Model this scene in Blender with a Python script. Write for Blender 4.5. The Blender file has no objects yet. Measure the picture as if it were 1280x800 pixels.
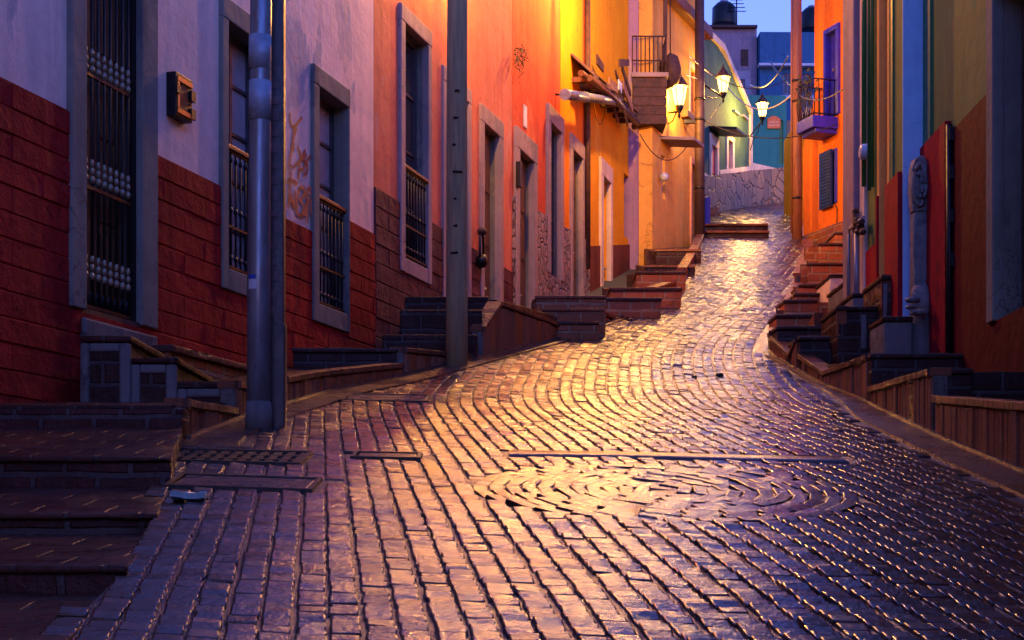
import bpy, bmesh, math, random
import numpy as np
from mathutils import Matrix, Vector, noise as mnoise

random.seed(11)
scene = bpy.context.scene
COL = scene.collection
F_PX, CX, HY = 2000.0, 640.0, 690.0        # camera model in photo pixels

# ------------------------------------------------------------------ helpers
WM = {}                                      # world matrix of every built object

def P(x, y, d):
    return Vector(((x - CX) * d / F_PX, d, (HY - y) * d / F_PX))

def Xp(x, d): return (x - CX) * d / F_PX
def Zp(y, d): return (HY - y) * d / F_PX

def tag(o, label=None, cat=None, group=None, kind=None):
    if label: o['label'] = label
    if cat: o['category'] = cat
    if group: o['group'] = group
    if kind: o['kind'] = kind
    return o

def thing(name, label, cat, loc, rz=0.0, group=None):
    o = bpy.data.objects.new(name, None)
    o.empty_display_size = 0.2
    COL.objects.link(o)
    o.location = loc
    o.rotation_euler = (0, 0, rz)
    WM[o] = Matrix.Translation(Vector(loc)) @ Matrix.Rotation(rz, 4, 'Z')
    return tag(o, label, cat, group)

class MB:
    def __init__(s):
        s.v, s.f, s.m, s.sm = [], [], [], []
    def vert(s, p):
        s.v.append(tuple(p)); return len(s.v) - 1
    def face(s, idx, m=0, smooth=False):
        s.f.append(tuple(idx)); s.m.append(m); s.sm.append(smooth)
    def poly(s, pts, m=0):
        s.face([s.vert(p) for p in pts], m)
    def box(s, x0, x1, y0, y1, z0, z1, m=0):
        if x0 > x1: x0, x1 = x1, x0
        if y0 > y1: y0, y1 = y1, y0
        if z0 > z1: z0, z1 = z1, z0
        i = [s.vert((x, y, z)) for z in (z0, z1) for y in (y0, y1) for x in (x0, x1)]
        for q in ((0, 2, 3, 1), (4, 5, 7, 6), (0, 1, 5, 4), (2, 6, 7, 3), (0, 4, 6, 2), (1, 3, 7, 5)):
            s.face([i[k] for k in q], m)
    def hexa(s, lo, hi, m=0):
        """lo / hi: four points each, counter-clockwise seen from above"""
        a = [s.vert(p) for p in lo]; b = [s.vert(p) for p in hi]
        s.face(a[::-1], m); s.face(b, m)
        n = len(a)
        for k in range(n):
            j = (k + 1) % n
            s.face((a[k], a[j], b[j], b[k]), m)
    def tube(s, pts, r, n=8, m=0, caps=True):
        pts = [Vector(p) for p in pts]
        rs = r if isinstance(r, (list, tuple)) else [r] * len(pts)
        rings = []
        up = Vector((0, 0, 1))
        for k, p in enumerate(pts):
            a = pts[max(k - 1, 0)]; b = pts[min(k + 1, len(pts) - 1)]
            t = (b - a).normalized()
            ref = up if abs(t.z) < 0.95 else Vector((1, 0, 0))
            e1 = t.cross(ref).normalized(); e2 = t.cross(e1).normalized()
            rings.append([s.vert(p + rs[k] * (math.cos(w) * e1 + math.sin(w) * e2))
                          for w in [2 * math.pi * q / n for q in range(n)]])
        for k in range(len(rings) - 1):
            for q in range(n):
                w = (q + 1) % n
                s.face((rings[k][q], rings[k + 1][q], rings[k + 1][w], rings[k][w]), m, True)
        if caps:
            s.face(rings[0], m); s.face(rings[-1][::-1], m)
    def lathe(s, prof, c=(0, 0, 0), n=12, m=0, smooth=True, rot=0.0):
        c = Vector(c); rings = []
        for r, z in prof:
            rings.append([s.vert((c.x + r * math.cos(rot + 2 * math.pi * q / n),
                                  c.y + r * math.sin(rot + 2 * math.pi * q / n), c.z + z)) for q in range(n)])
        for k in range(len(rings) - 1):
            for q in range(n):
                w = (q + 1) % n
                s.face((rings[k][q], rings[k][w], rings[k + 1][w], rings[k + 1][q]), m, smooth)
        s.face(rings[0][::-1], m); s.face(rings[-1], m)
    def blob(s, c, r, seed=0, m=0, sq=(1, 1, 1), nu=10, nv=7, amp=0.25):
        c = Vector(c); rows = []
        for j in range(nv + 1):
            th = math.pi * j / nv; row = []
            for i in range(nu):
                ph = 2 * math.pi * i / nu
                dv = Vector((math.sin(th) * math.cos(ph), math.sin(th) * math.sin(ph), math.cos(th)))
                k = r * (1 + amp * mnoise.noise(dv * 1.7 + Vector((seed * 3.1, seed, 0))))
                row.append(s.vert(c + Vector((dv.x * sq[0], dv.y * sq[1], dv.z * sq[2])) * k))
            rows.append(row)
        for j in range(nv):
            for i in range(nu):
                w = (i + 1) % nu
                s.face((rows[j][i], rows[j + 1][i], rows[j + 1][w], rows[j][w]), m, True)
    def build(s, name, mat, parent=None, M=None, bevel=0, origin=None, worn=0):
        M = M or Matrix.Identity(4)
        if parent is not None:
            L = WM[parent].inverted() @ M; W = WM[parent]
        else:
            og = Vector(origin) if origin is not None else None
            if og is None:
                w = [M @ Vector(p) for p in s.v]
                og = Vector(((min(p.x for p in w) + max(p.x for p in w)) / 2,
                             (min(p.y for p in w) + max(p.y for p in w)) / 2, min(p.z for p in w)))
            W = Matrix.Translation(og); L = W.inverted() @ M
        me = bpy.data.meshes.new(name)
        me.from_pydata([tuple(L @ Vector(p)) for p in s.v], [], s.f)
        me.polygons.foreach_set('material_index', s.m)
        me.polygons.foreach_set('use_smooth', s.sm)
        for mm in (mat if isinstance(mat, (list, tuple)) else [mat]):
            me.materials.append(mm)
        me.update()
        if worn:
            bm = bmesh.new(); bm.from_mesh(me)
            bmesh.ops.remove_doubles(bm, verts=bm.verts, dist=0.0005)
            bmesh.ops.bevel(bm, geom=[e for e in bm.edges if len(e.link_faces) == 2 and e.calc_face_angle(0) > 0.6], offset=worn * 0.9, segments=2, profile=0.5, affect='EDGES')
            for _ in range(5):
                es = [e for e in bm.edges if e.calc_length() > 0.22]
                if not es or len(bm.verts) > 9000: break
                bmesh.ops.subdivide_edges(bm, edges=es, cuts=1, use_grid_fill=True)
            bmesh.ops.triangulate(bm, faces=[f for f in bm.faces if len(f.verts) > 4])
            bm.normal_update()
            for v in bm.verts:
                p = W @ v.co
                k = mnoise.noise(p * 3.1) * 0.9 + mnoise.noise(p * 9.0) * 0.55
                v.co += v.normal * (k * worn) + Vector((mnoise.noise(p * 5 + Vector((9, 0, 0))), mnoise.noise(p * 5 + Vector((0, 9, 0))), 0)) * worn * 0.5
            bm.to_mesh(me); bm.free()
            for p in me.polygons: p.use_smooth = True
            me.set_sharp_from_angle(angle=math.radians(38))
        o = bpy.data.objects.new(name, me)
        COL.objects.link(o)
        if parent is not None:
            o.parent = parent
        else:
            o.location = W.translation
        WM[o] = W
        if bevel:
            b = o.modifiers.new('bevel', 'BEVEL'); b.width = bevel; b.segments = 2
            b.limit_method = 'ANGLE'; b.angle_limit = math.radians(40)
        return o

# ------------------------------------------------------------------ materials
class NT:
    def __init__(s, name):
        s.mat = bpy.data.materials.new(name); s.mat.use_nodes = True
        s.t = s.mat.node_tree; s.t.nodes.clear()
        s.out = s.t.nodes.new('ShaderNodeOutputMaterial')
        s.b = s.n('ShaderNodeBsdfPrincipled')
        s.l(s.b.outputs[0], s.out.inputs[0])
        s.co = s.n('ShaderNodeTexCoord').outputs['Object']
    def n(s, typ, **kw):
        nd = s.t.nodes.new(typ)
        for k, v in kw.items():
            if k.startswith('i_'):
                key = k[2:]
                key = int(key) if key.isdigit() else key.replace('_', ' ')
                nd.inputs[key].default_value = v
            else:
                setattr(nd, k, v)
        return nd
    def l(s, a, b): s.t.links.new(a, b)
    def mapping(s, src, scale=(1, 1, 1), loc=(0, 0, 0), rot=(0, 0, 0)):
        m = s.n('ShaderNodeMapping'); s.l(src, m.inputs[0])
        m.inputs['Scale'].default_value = scale; m.inputs['Location'].default_value = loc
        m.inputs['Rotation'].default_value = rot
        return m.outputs[0]
    def noise(s, scale, detail=5, rough=0.6, src=None, dist=0.0):
        nd = s.n('ShaderNodeTexNoise'); s.l(src or s.co, nd.inputs['Vector'])
        nd.inputs['Scale'].default_value = scale; nd.inputs['Detail'].default_value = detail
        nd.inputs['Roughness'].default_value = rough; nd.inputs['Distortion'].default_value = dist
        return nd.outputs['Fac']
    def ramp(s, fac, stops):
        r = s.n('ShaderNodeValToRGB'); s.l(fac, r.inputs[0])
        el = r.color_ramp.elements
        while len(el) < len(stops): el.new(0.5)
        for e, (p, c) in zip(el, stops):
            e.position = p
            e.color = (c, c, c, 1) if isinstance(c, (int, float)) else (*c, 1)
        return r.outputs[0]
    def mix(s, fac, a, b, mode='MIX'):
        m = s.n('ShaderNodeMix', data_type='RGBA', blend_type=mode)
        for sock, val in ((m.inputs[0], fac), (m.inputs[6], a), (m.inputs[7], b)):
            if hasattr(val, 'is_linked'): s.l(val, sock)
            elif isinstance(val, (int, float)): sock.default_value = val
            else: sock.default_value = (*val, 1)
        return m.outputs[2]
    def math(s, op, a, b=0.0):
        m = s.n('ShaderNodeMath', operation=op)
        for sock, val in zip(m.inputs, (a, b)):
            if hasattr(val, 'is_linked'): s.l(val, sock)
            else: sock.default_value = val
        return m.outputs[0]
    def bump(s, h, strength=0.3, dist=0.02, prev=None):
        b = s.n('ShaderNodeBump'); s.l(h, b.inputs['Height'])
        b.inputs['Strength'].default_value = strength; b.inputs['Distance'].default_value = dist
        if prev is not None: s.l(prev, b.inputs['Normal'])
        return b.outputs[0]
    def fin(s, color=None, rough=None, normal=None, **kw):
        for nm, val in (('Base Color', color), ('Roughness', rough)):
            if val is None: continue
            if hasattr(val, 'is_linked'): s.l(val, s.b.inputs[nm])
            elif isinstance(val, (int, float)): s.b.inputs[nm].default_value = val
            else: s.b.inputs[nm].default_value = (*val, 1)
        if normal is not None: s.l(normal, s.b.inputs['Normal'])
        for k, v in kw.items(): s.b.inputs[k.replace('_', ' ')].default_value = v
        return s.mat

def mul(c, k): return tuple(max(0.0, min(1.0, x * k)) for x in c)

def plaster(name, c, c2=None, patch=None, streak=0.5, patch_t=0.63, rough=0.75, bump=0.35):
    t = NT(name); t.b.inputs['Specular IOR Level'].default_value = 0.06
    c2 = c2 or mul(c, 0.72)
    col = t.mix(t.ramp(t.noise(1.1, 6, 0.65), [(0.35, 0.0), (0.68, 1.0)]), c, c2)
    col = t.mix(t.ramp(t.noise(7.0, 6, 0.7), [(0.4, 0.0), (0.75, 0.55)]), col, mul(c, 1.18))
    if patch:
        pn = t.noise(0.9, 7, 0.62, t.mapping(t.co, (1, 1, 0.6), (3.3, 1.7, 9.1)), 0.4)
        col = t.mix(t.ramp(pn, [(patch_t, 0.0), (patch_t + 0.025, 0.85)]), col, patch)
    rp = t.n('ShaderNodeTexVoronoi'); t.l(t.mapping(t.co, (0.8, 0.8, 0.55), (2.1, 0.3, 4.4)), rp.inputs['Vector']); rp.inputs['Scale'].default_value = 1.0
    rs = t.n('ShaderNodeSeparateColor'); t.l(rp.outputs['Color'], rs.inputs[0])
    soft = t.noise(2.2, 6, 0.7, t.mapping(t.co, (1, 1, 1), (7, 2, 1)))
    col = t.mix(t.math('MULTIPLY', t.ramp(rs.outputs[0], [(0.62, 0.0), (0.64, 0.5)]), t.ramp(soft, [(0.42, 0.0), (0.52, 1.0)])), col, c2)
    ck = t.n('ShaderNodeTexVoronoi', feature='DISTANCE_TO_EDGE'); ck.inputs['Scale'].default_value = 1.1
    wv = t.n('ShaderNodeTexNoise'); t.l(t.co, wv.inputs['Vector']); wv.inputs['Scale'].default_value = 3.5; wv.inputs['Detail'].default_value = 6
    wa = t.n('ShaderNodeVectorMath', operation='MULTIPLY_ADD'); t.l(wv.outputs['Color'], wa.inputs[0]); wa.inputs[1].default_value = (0.7, 0.7, 0.7); t.l(t.co, wa.inputs[2]); t.l(wa.outputs[0], ck.inputs['Vector'])
    crk = t.math('MULTIPLY', t.ramp(ck.outputs['Distance'], [(0.0, 1.0), (0.012, 0.0)]), t.ramp(t.noise(0.7, 3, 0.5, t.mapping(t.co, (1, 1, 1), (1, 8, 3))), [(0.5, 0.0), (0.58, 0.8)]))
    col = t.mix(crk, col, mul(c, 0.25))
    st = t.noise(1.0, 6, 0.7, t.mapping(t.co, (5, 5, 0.35)))
    col = t.mix(t.ramp(st, [(0.47, 0.0), (0.74, streak)]), col, mul(c, 0.36))
    sp = t.noise(38, 3, 0.6)
    col = t.mix(t.ramp(sp, [(0.66, 0.0), (0.74, 0.5)]), col, mul(c, 0.45))
    b1 = t.bump(t.noise(3.0, 6, 0.6), bump, 0.05)
    b2 = t.bump(t.noise(45, 4, 0.6), bump * 0.7, 0.008, b1)
    b2 = t.bump(t.noise(11, 5, 0.65), bump * 0.6, 0.02, b2)
    return t.fin(col, rough, b2)

def blocks(name, c, w=0.42, h=0.19, mortar=0.012, mcol=None, var=0.6, axes='xz', rough=0.55, bump=0.7, offset=0.5, plast=0.35, nz=False):
    """painted or bare masonry blocks; axes gives the two object axes the courses follow"""
    t = NT(name)
    sp = t.n('ShaderNodeSeparateXYZ'); t.l(t.co, sp.inputs[0]); t.b.inputs['Specular IOR Level'].default_value = 0.12
    ax = {'x': sp.outputs[0], 'y': sp.outputs[1], 'z': sp.outputs[2]}
    def br(a, b):
        cb = t.n('ShaderNodeCombineXYZ'); t.l(ax[a], cb.inputs[0]); t.l(ax[b], cb.inputs[1])
        wob = t.n('ShaderNodeVectorMath', operation='ADD')
        nz_ = t.n('ShaderNodeTexNoise'); t.l(t.co, nz_.inputs['Vector']); nz_.inputs['Scale'].default_value = 3.0
        sc = t.n('ShaderNodeVectorMath', operation='SCALE'); t.l(nz_.outputs['Color'], sc.inputs[0]); sc.inputs['Scale'].default_value = 0.03
        t.l(cb.outputs[0], wob.inputs[0]); t.l(sc.outputs[0], wob.inputs[1])
        nd = t.n('ShaderNodeTexBrick', offset=offset)
        t.l(wob.outputs[0], nd.inputs['Vector'])
        nd.inputs['Scale'].default_value = 1.0
        nd.inputs['Brick Width'].default_value = w; nd.inputs['Row Height'].default_value = h
        nd.inputs['Mortar Size'].default_value = mortar; nd.inputs['Mortar Smooth'].default_value = 0.35
        nd.inputs['Bias'].default_value = 0.0
        nd.inputs['Color1'].default_value = (*mul(c, 1.0 + 0.35 * var), 1)
        nd.inputs['Color2'].default_value = (*mul(c, 1.0 - 0.55 * var), 1)
        nd.inputs['Mortar'].default_value = (*(mcol or mul(c, 0.4)), 1)
        return nd
    b = br(*axes); col, fac = b.outputs[0], b.outputs[1]
    if nz:                                   # courses on top faces follow x and y
        g = t.n('ShaderNodeNewGeometry'); sn = t.n('ShaderNodeSeparateXYZ'); t.l(g.outputs['True Normal'], sn.inputs[0])
        up = t.math('GREATER_THAN', sn.outputs[2], 0.7)
        b2 = br('x', 'y')
        col = t.mix(up, col, b2.outputs[0]); fac = t.mix(up, fac, b2.outputs[1])
    col = t.mix(t.ramp(t.noise(2.0, 6, 0.65), [(0.42, 0.0), (0.7, 0.75)]), col, mul(c, 0.5))
    col = t.mix(t.ramp(t.noise(24, 5, 0.7), [(0.5, 0.0), (0.8, 0.5)]), col, mul(c, 1.6))
    h1 = t.bump(t.math('SUBTRACT', 1.0, fac), bump, 0.025)
    h2 = t.bump(t.noise(30, 5, 0.65), plast, 0.014, h1)
    h3 = t.bump(t.noise(5, 5, 0.65), plast, 0.05, h2)
    rg = t.ramp(t.noise(4.0, 4), [(0.35, rough - 0.15), (0.7, rough + 0.2)])
    return t.fin(col, rg, h3)

def cracked(name, c, c2, scale=3.0, edge=0.06, ecol=(0.05, 0.035, 0.03), rough=0.6):
    t = NT(name)
    src = t.mapping(t.co, (1, 1, 1))
    ns = t.n('ShaderNodeTexNoise'); t.l(src, ns.inputs['Vector']); ns.inputs['Scale'].default_value = 4
    ad = t.n('ShaderNodeVectorMath', operation='MULTIPLY_ADD'); t.l(ns.outputs['Color'], ad.inputs[0])
    ad.inputs[1].default_value = (0.18, 0.18, 0.18); t.l(src, ad.inputs[2])
    v = t.n('ShaderNodeTexVoronoi', feature='DISTANCE_TO_EDGE'); t.l(ad.outputs[0], v.inputs['Vector']); v.inputs['Scale'].default_value = scale
    v2 = t.n('ShaderNodeTexVoronoi'); t.l(ad.outputs[0], v2.inputs['Vector']); v2.inputs['Scale'].default_value = scale
    col = t.mix(v2.outputs['Color'], c, c2)
    col = t.mix(t.ramp(t.noise(14, 5, 0.7), [(0.4, 0.0), (0.8, 0.6)]), col, mul(c, 0.5))
    e = t.ramp(v.outputs['Distance'], [(0.0, 1.0), (edge, 0.0)])
    col = t.mix(e, col, ecol)
    h = t.bump(t.ramp(v.outputs['Distance'], [(0.0, 0.0), (edge * 1.8, 1.0)]), 0.9, 0.04)
    h = t.bump(t.noise(20, 5, 0.7), 0.5, 0.015, h)
    return t.fin(col, rough, h)

def simple(name, c, rough=0.5, metal=0.0, var=0.35, scale=6.0, bump=0.15, bd=0.01, c2=None, stretch=(1, 1, 1)):
    t = NT(name)
    src = t.mapping(t.co, stretch)
    col = t.mix(t.ramp(t.noise(scale, 6, 0.65, src), [(0.35, 0.0), (0.7, 1.0)]), c, c2 or mul(c, 1 - var))
    nb = t.bump(t.noise(scale * 5, 5, 0.6, src), bump, bd)
    rg = t.ramp(t.noise(scale * 1.7, 4, 0.6, src), [(0.3, max(0.03, rough - 0.12)), (0.7, min(1, rough + 0.12))])
    return t.fin(col, rg, nb, Metallic=metal)

def emit(name, c, strength):
    """lantern glass: glowing milky pane that lets the burner's light through"""
    t = NT(name)
    e = t.n('ShaderNodeEmission'); e.inputs[0].default_value = (*c, 1); e.inputs[1].default_value = strength
    tr = t.n('ShaderNodeBsdfTransparent')
    mx = t.n('ShaderNodeMixShader'); mx.inputs[0].default_value = 0.45
    t.l(tr.outputs[0], mx.inputs[1]); t.l(e.outputs[0], mx.inputs[2]); t.l(mx.outputs[0], t.out.inputs[0])
    return t.mat

M = {}
M['lilac_white'] = plaster('lilac_white', (0.84, 0.61, 0.48), (0.68, 0.49, 0.41), (0.36, 0.35, 0.36), 0.35, 0.60)
M['red_block'] = plaster('red_block', (0.36, 0.022, 0.018), (0.22, 0.014, 0.014), (0.17, 0.009, 0.014), 0.6, 0.57, 0.85, 0.8)
M['salmon'] = plaster('salmon', (0.60, 0.20, 0.12), (0.50, 0.14, 0.08), (0.54, 0.26, 0.20), 0.45, 0.60)
M['maroon_block'] = plaster('maroon_block', (0.115, 0.036, 0.040), (0.08, 0.026, 0.03), (0.15, 0.05, 0.05), 0.7, 0.6, 0.6, 1.0)
M['red_orange'] = plaster('red_orange', (0.56, 0.105, 0.045), (0.46, 0.075, 0.035), (0.60, 0.16, 0.07), 0.45, 0.62)
M['yellow'] = plaster('yellow', (0.76, 0.36, 0.012), (0.68, 0.28, 0.010), (0.78, 0.42, 0.04), 0.4, 0.64)
M['brown_dado'] = plaster('brown_dado', (0.20, 0.060, 0.035), None, (0.12, 0.04, 0.03), 0.6, 0.58)
M['lilac'] = plaster('lilac', (0.36, 0.22, 0.36), (0.30, 0.2, 0.34), (0.55, 0.45, 0.52), 0.5, 0.55)
M['cream'] = plaster('cream', (0.74, 0.42, 0.10), (0.66, 0.34, 0.075), (0.74, 0.48, 0.17), 0.35, 0.62)
M['pink_plaster'] = plaster('pink_plaster', (0.60, 0.30, 0.24), None, None, 0.4)
M['grey_green'] = plaster('grey_green', (0.062, 0.130, 0.108), (0.048, 0.10, 0.088), (0.10, 0.16, 0.13), 0.5, 0.62)
M['teal'] = plaster('teal', (0.035, 0.20, 0.20), (0.028, 0.16, 0.17), (0.16, 0.36, 0.33), 0.35, 0.62)
M['sky_blue_paint'] = plaster('sky_blue_paint', (0.05, 0.15, 0.27), (0.04, 0.12, 0.22), None, 0.35)
M['pale_blue'] = plaster('pale_blue', (0.36, 0.58, 0.80), (0.32, 0.52, 0.74), None, 0.25)
M['orange'] = plaster('orange', (0.78, 0.19, 0.015), (0.70, 0.155, 0.012), None, 0.3)
M['violet'] = simple('violet', (0.032, 0.026, 0.44), 0.5)
M['olive'] = plaster('olive', (0.13, 0.20, 0.06), (0.11, 0.165, 0.055), (0.04, 0.22, 0.10), 0.45, 0.60)
M['dark_green'] = simple('dark_green', (0.01, 0.16, 0.045), 0.5)
M['red_dado'] = plaster('red_dado', (0.32, 0.010, 0.020), (0.22, 0.008, 0.018), (0.12, 0.015, 0.02), 0.5, 0.60)
M['maroon_shade'] = plaster('maroon_shade', (0.10, 0.003, 0.010), None, (0.12, 0.09, 0.11), 0.6, 0.62)  # darker version of the red dado, shade put into the colour
M['mauve'] = plaster('mauve', (0.30, 0.23, 0.28), None, (0.25, 0.2, 0.28), 0.5)
M['warm_white'] = plaster('warm_white', (0.72, 0.58, 0.48), None, None, 0.4)
M['stone_trim'] = plaster('stone_trim', (0.21, 0.20, 0.165), (0.14, 0.145, 0.125), (0.10, 0.105, 0.11), 0.5, 0.6)
M['pink_trim'] = plaster('pink_trim', (0.36, 0.27, 0.245), (0.28, 0.22, 0.21), (0.22, 0.20, 0.21), 0.45, 0.6)
M['concrete'] = plaster('concrete', (0.17, 0.16, 0.15), (0.11, 0.10, 0.10), (0.06, 0.05, 0.05), 0.6, 0.56)
M['carved'] = simple('carved', (0.26, 0.26, 0.25), 0.8, 0, 0.6, 9, 0.9, 0.03, (0.10, 0.10, 0.105))
M['stone_clad'] = cracked('stone_clad', (0.34, 0.24, 0.20), (0.22, 0.15, 0.13), 5.5, 0.07, (0.07, 0.04, 0.035))
M['stone_wall'] = cracked('stone_wall', (0.36, 0.22, 0.12), (0.20, 0.12, 0.075), 2.1, 0.035, (0.05, 0.035, 0.03))
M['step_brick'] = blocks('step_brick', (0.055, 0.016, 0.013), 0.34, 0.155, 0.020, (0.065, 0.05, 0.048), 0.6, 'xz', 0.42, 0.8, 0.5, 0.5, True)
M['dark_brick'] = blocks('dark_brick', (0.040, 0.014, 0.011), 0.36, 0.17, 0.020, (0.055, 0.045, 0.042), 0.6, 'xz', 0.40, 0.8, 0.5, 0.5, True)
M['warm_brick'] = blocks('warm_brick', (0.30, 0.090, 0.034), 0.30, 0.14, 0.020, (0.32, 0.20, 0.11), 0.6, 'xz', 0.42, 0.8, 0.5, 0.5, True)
M['soldier'] = blocks('soldier', (0.22, 0.066, 0.028), 0.115, 0.9, 0.016, (0.035, 0.02, 0.022), 1.0, 'yz', 0.40, 0.9, 0.0, 0.5)
M['cap_brick'] = blocks('cap_brick', (0.20, 0.065, 0.034), 0.9, 0.21, 0.014, (0.05, 0.03, 0.03), 0.8, 'xy', 0.38, 0.8, 0.0, 0.5)
M['paving'] = blocks('paving', (0.070, 0.024, 0.017), 0.34, 0.26, 0.016, (0.055, 0.036, 0.030), 0.6, 'xy', 0.34, 0.6, 0.5, 0.4)
M['iron'] = simple('iron', (0.014, 0.013, 0.016), 0.45, 0.5, 0.5, 20, 0.2)
M['rust'] = simple('rust', (0.085, 0.035, 0.022), 0.75, 0.1, 0.6, 9, 0.5, 0.01, (0.03, 0.016, 0.014))
M['lit_rail'] = simple('lit_rail', (0.16, 0.06, 0.03), 0.5, 0.3, 0.5, 12, 0.3)  # orange lamp light on the grille rails put into their colour
M['steel'] = simple('steel', (0.26, 0.31, 0.36), 0.34, 0.5, 0.4, 7, 0.25, 0.006, (0.15, 0.13, 0.13), (1, 1, 0.22))
M['steel_band'] = simple('steel_band', (0.34, 0.40, 0.47), 0.5, 0.2, 0.4, 9, 0.2)
M['dark_paint'] = simple('dark_paint', (0.045, 0.022, 0.028), 0.4, 0, 0.6, 7, 0.3, 0.008)
M['dark_pole'] = simple('dark_pole', (0.055, 0.024, 0.022), 0.6, 0, 0.4, 7, 0.3)
M['old_wood'] = simple('old_wood', (0.46, 0.30, 0.13), 0.85, 0, 0.6, 6, 0.7, 0.015, (0.22, 0.15, 0.08), (6, 6, 0.35))
M['rust_pole'] = simple('rust_pole', (0.34, 0.13, 0.05), 0.6, 0, 0.4, 6, 0.3, 0.01, (0.2, 0.07, 0.03), (4, 4, 0.4))
M['door_wood'] = simple('door_wood', (0.10, 0.036, 0.018), 0.5, 0, 0.6, 5, 0.3, 0.006, (0.035, 0.014, 0.010), (9, 9, 0.5))
M['brown_wood'] = simple('brown_wood', (0.23, 0.095, 0.035), 0.55, 0, 0.6, 4, 0.3, 0.008, (0.10, 0.04, 0.02), (4, 4, 0.6))
M['brass'] = simple('brass', (0.30, 0.25, 0.16), 0.4, 0.3, 0.3, 20)
M['copper'] = simple('copper', (0.55, 0.22, 0.06), 0.35, 0.5, 0.4, 20)
M['pane'] = simple('pane', (0.46, 0.38, 0.38), 0.22, 0, 0.45, 1.2, 0.05, 0.01)
M['dark_pane'] = simple('dark_pane', (0.03, 0.028, 0.035), 0.1, 0, 0.5, 2, 0.05, 0.01)
M['window_paint'] = simple('window_paint', (0.045, 0.04, 0.05), 0.45, 0, 0.3, 10)
M['plastic_white'] = simple('plastic_white', (0.6, 0.62, 0.66), 0.4)
M['sticker_blue'] = simple('sticker_blue', (0.02, 0.07, 0.45), 0.4)
M['sign_orange'] = simple('sign_orange', (0.72, 0.17, 0.02), 0.5)
M['sign_cream'] = simple('sign_cream', (0.8, 0.6, 0.35), 0.5)
M['graffiti'] = simple('graffiti', (0.46, 0.10, 0.04), 0.6, 0, 0.5, 25)
M['cable_black'] = simple('cable_black', (0.02, 0.016, 0.016), 0.5)
M['cable_white'] = simple('cable_white', (0.55, 0.48, 0.42), 0.5)
M['pipe_green'] = simple('pipe_green', (0.03, 0.17, 0.04), 0.4)
M['pipe_grey'] = simple('pipe_grey', (0.30, 0.30, 0.35), 0.4, 0.4)
M['meter_glass'] = simple('meter_glass', (0.5, 0.58, 0.62), 0.12, 0, 0.2)
M['litter'] = simple('litter', (0.22, 0.42, 0.46), 0.35, 0, 0.4, 20, 0.3)
M['red_cloth'] = simple('red_cloth', (0.45, 0.03, 0.05), 0.7)
M['leaf'] = simple('leaf', (0.045, 0.045, 0.02), 0.7, 0, 0.5, 20)
M['terracotta'] = simple('terracotta', (0.24, 0.08, 0.035), 0.7)
M['slab'] = simple('slab', (0.10, 0.062, 0.060), 0.30, 0, 0.6, 5, 0.5, 0.012, (0.05, 0.034, 0.036))
M['hill'] = simple('hill', (0.055, 0.06, 0.045), 0.9, 0, 0.5, 0.1, 0.3)
M['lamp_glass'] = emit('lamp_glass', (1.0, 0.55, 0.15), 0.26)

def wet_stone(name, c, c2, c3, rlo, rhi, bscale=28, bstr=0.55, puddle=True):
    t = NT(name)
    g = t.n('ShaderNodeNewGeometry')
    rnd = g.outputs['Random Per Island']
    col = t.mix(rnd, c, c2)
    rr = t.n('ShaderNodeTexWhiteNoise', noise_dimensions='1D'); t.l(rnd, rr.inputs['W'])
    col = t.mix(t.math('MULTIPLY', rr.outputs['Value'], 0.55), col, c3)
    col = t.mix(t.ramp(t.noise(0.45, 5, 0.6), [(0.35, 0.0), (0.7, 0.6)]), col, mul(c, 0.5))
    col = t.mix(t.ramp(t.noise(40, 5, 0.7), [(0.5, 0.0), (0.8, 0.5)]), col, mul(c, 1.9))
    wet = t.ramp(t.noise(0.9, 5, 0.62), [(0.38, rhi), (0.62, rlo)])
    wet2 = t.math('ADD', wet, t.math('MULTIPLY', t.noise(22, 4, 0.6), 0.12))
    h = t.bump(t.noise(bscale, 6, 0.65), bstr, 0.012)
    h = t.bump(t.noise(7, 4, 0.6), bstr * 0.7, 0.03, h)
    wet2 = t.math('ADD', wet2, t.math('MULTIPLY', t.math('GREATER_THAN', rr.outputs['Value'], 0.72), 0.14))
    m = t.fin(col, wet2, h)
    t.b.inputs['Specular IOR Level'].default_value = 0.6
    return m
M['cobble'] = wet_stone('cobble', (0.040, 0.016, 0.013), (0.020, 0.011, 0.011), (0.058, 0.022, 0.015), 0.03, 0.13, 34, 0.40)
M['mortar'] = wet_stone('mortar', (0.055, 0.042, 0.040), (0.05, 0.04, 0.04), (0.045, 0.038, 0.038), 0.08, 0.25, 45, 0.7)
M['kerb_brick'] = wet_stone('kerb_brick', (0.34, 0.085, 0.022), (0.16, 0.045, 0.018), (0.22, 0.12, 0.09), 0.45, 0.70, 40, 0.8)
M['kerb_brick'].node_tree.nodes['Principled BSDF'].inputs['Specular IOR Level'].default_value = 0.25
M['gutter'] = wet_stone('gutter', (0.085, 0.036, 0.024), (0.08, 0.034, 0.024), (0.06, 0.030, 0.024), 0.10, 0.30, 30, 0.5)

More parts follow.
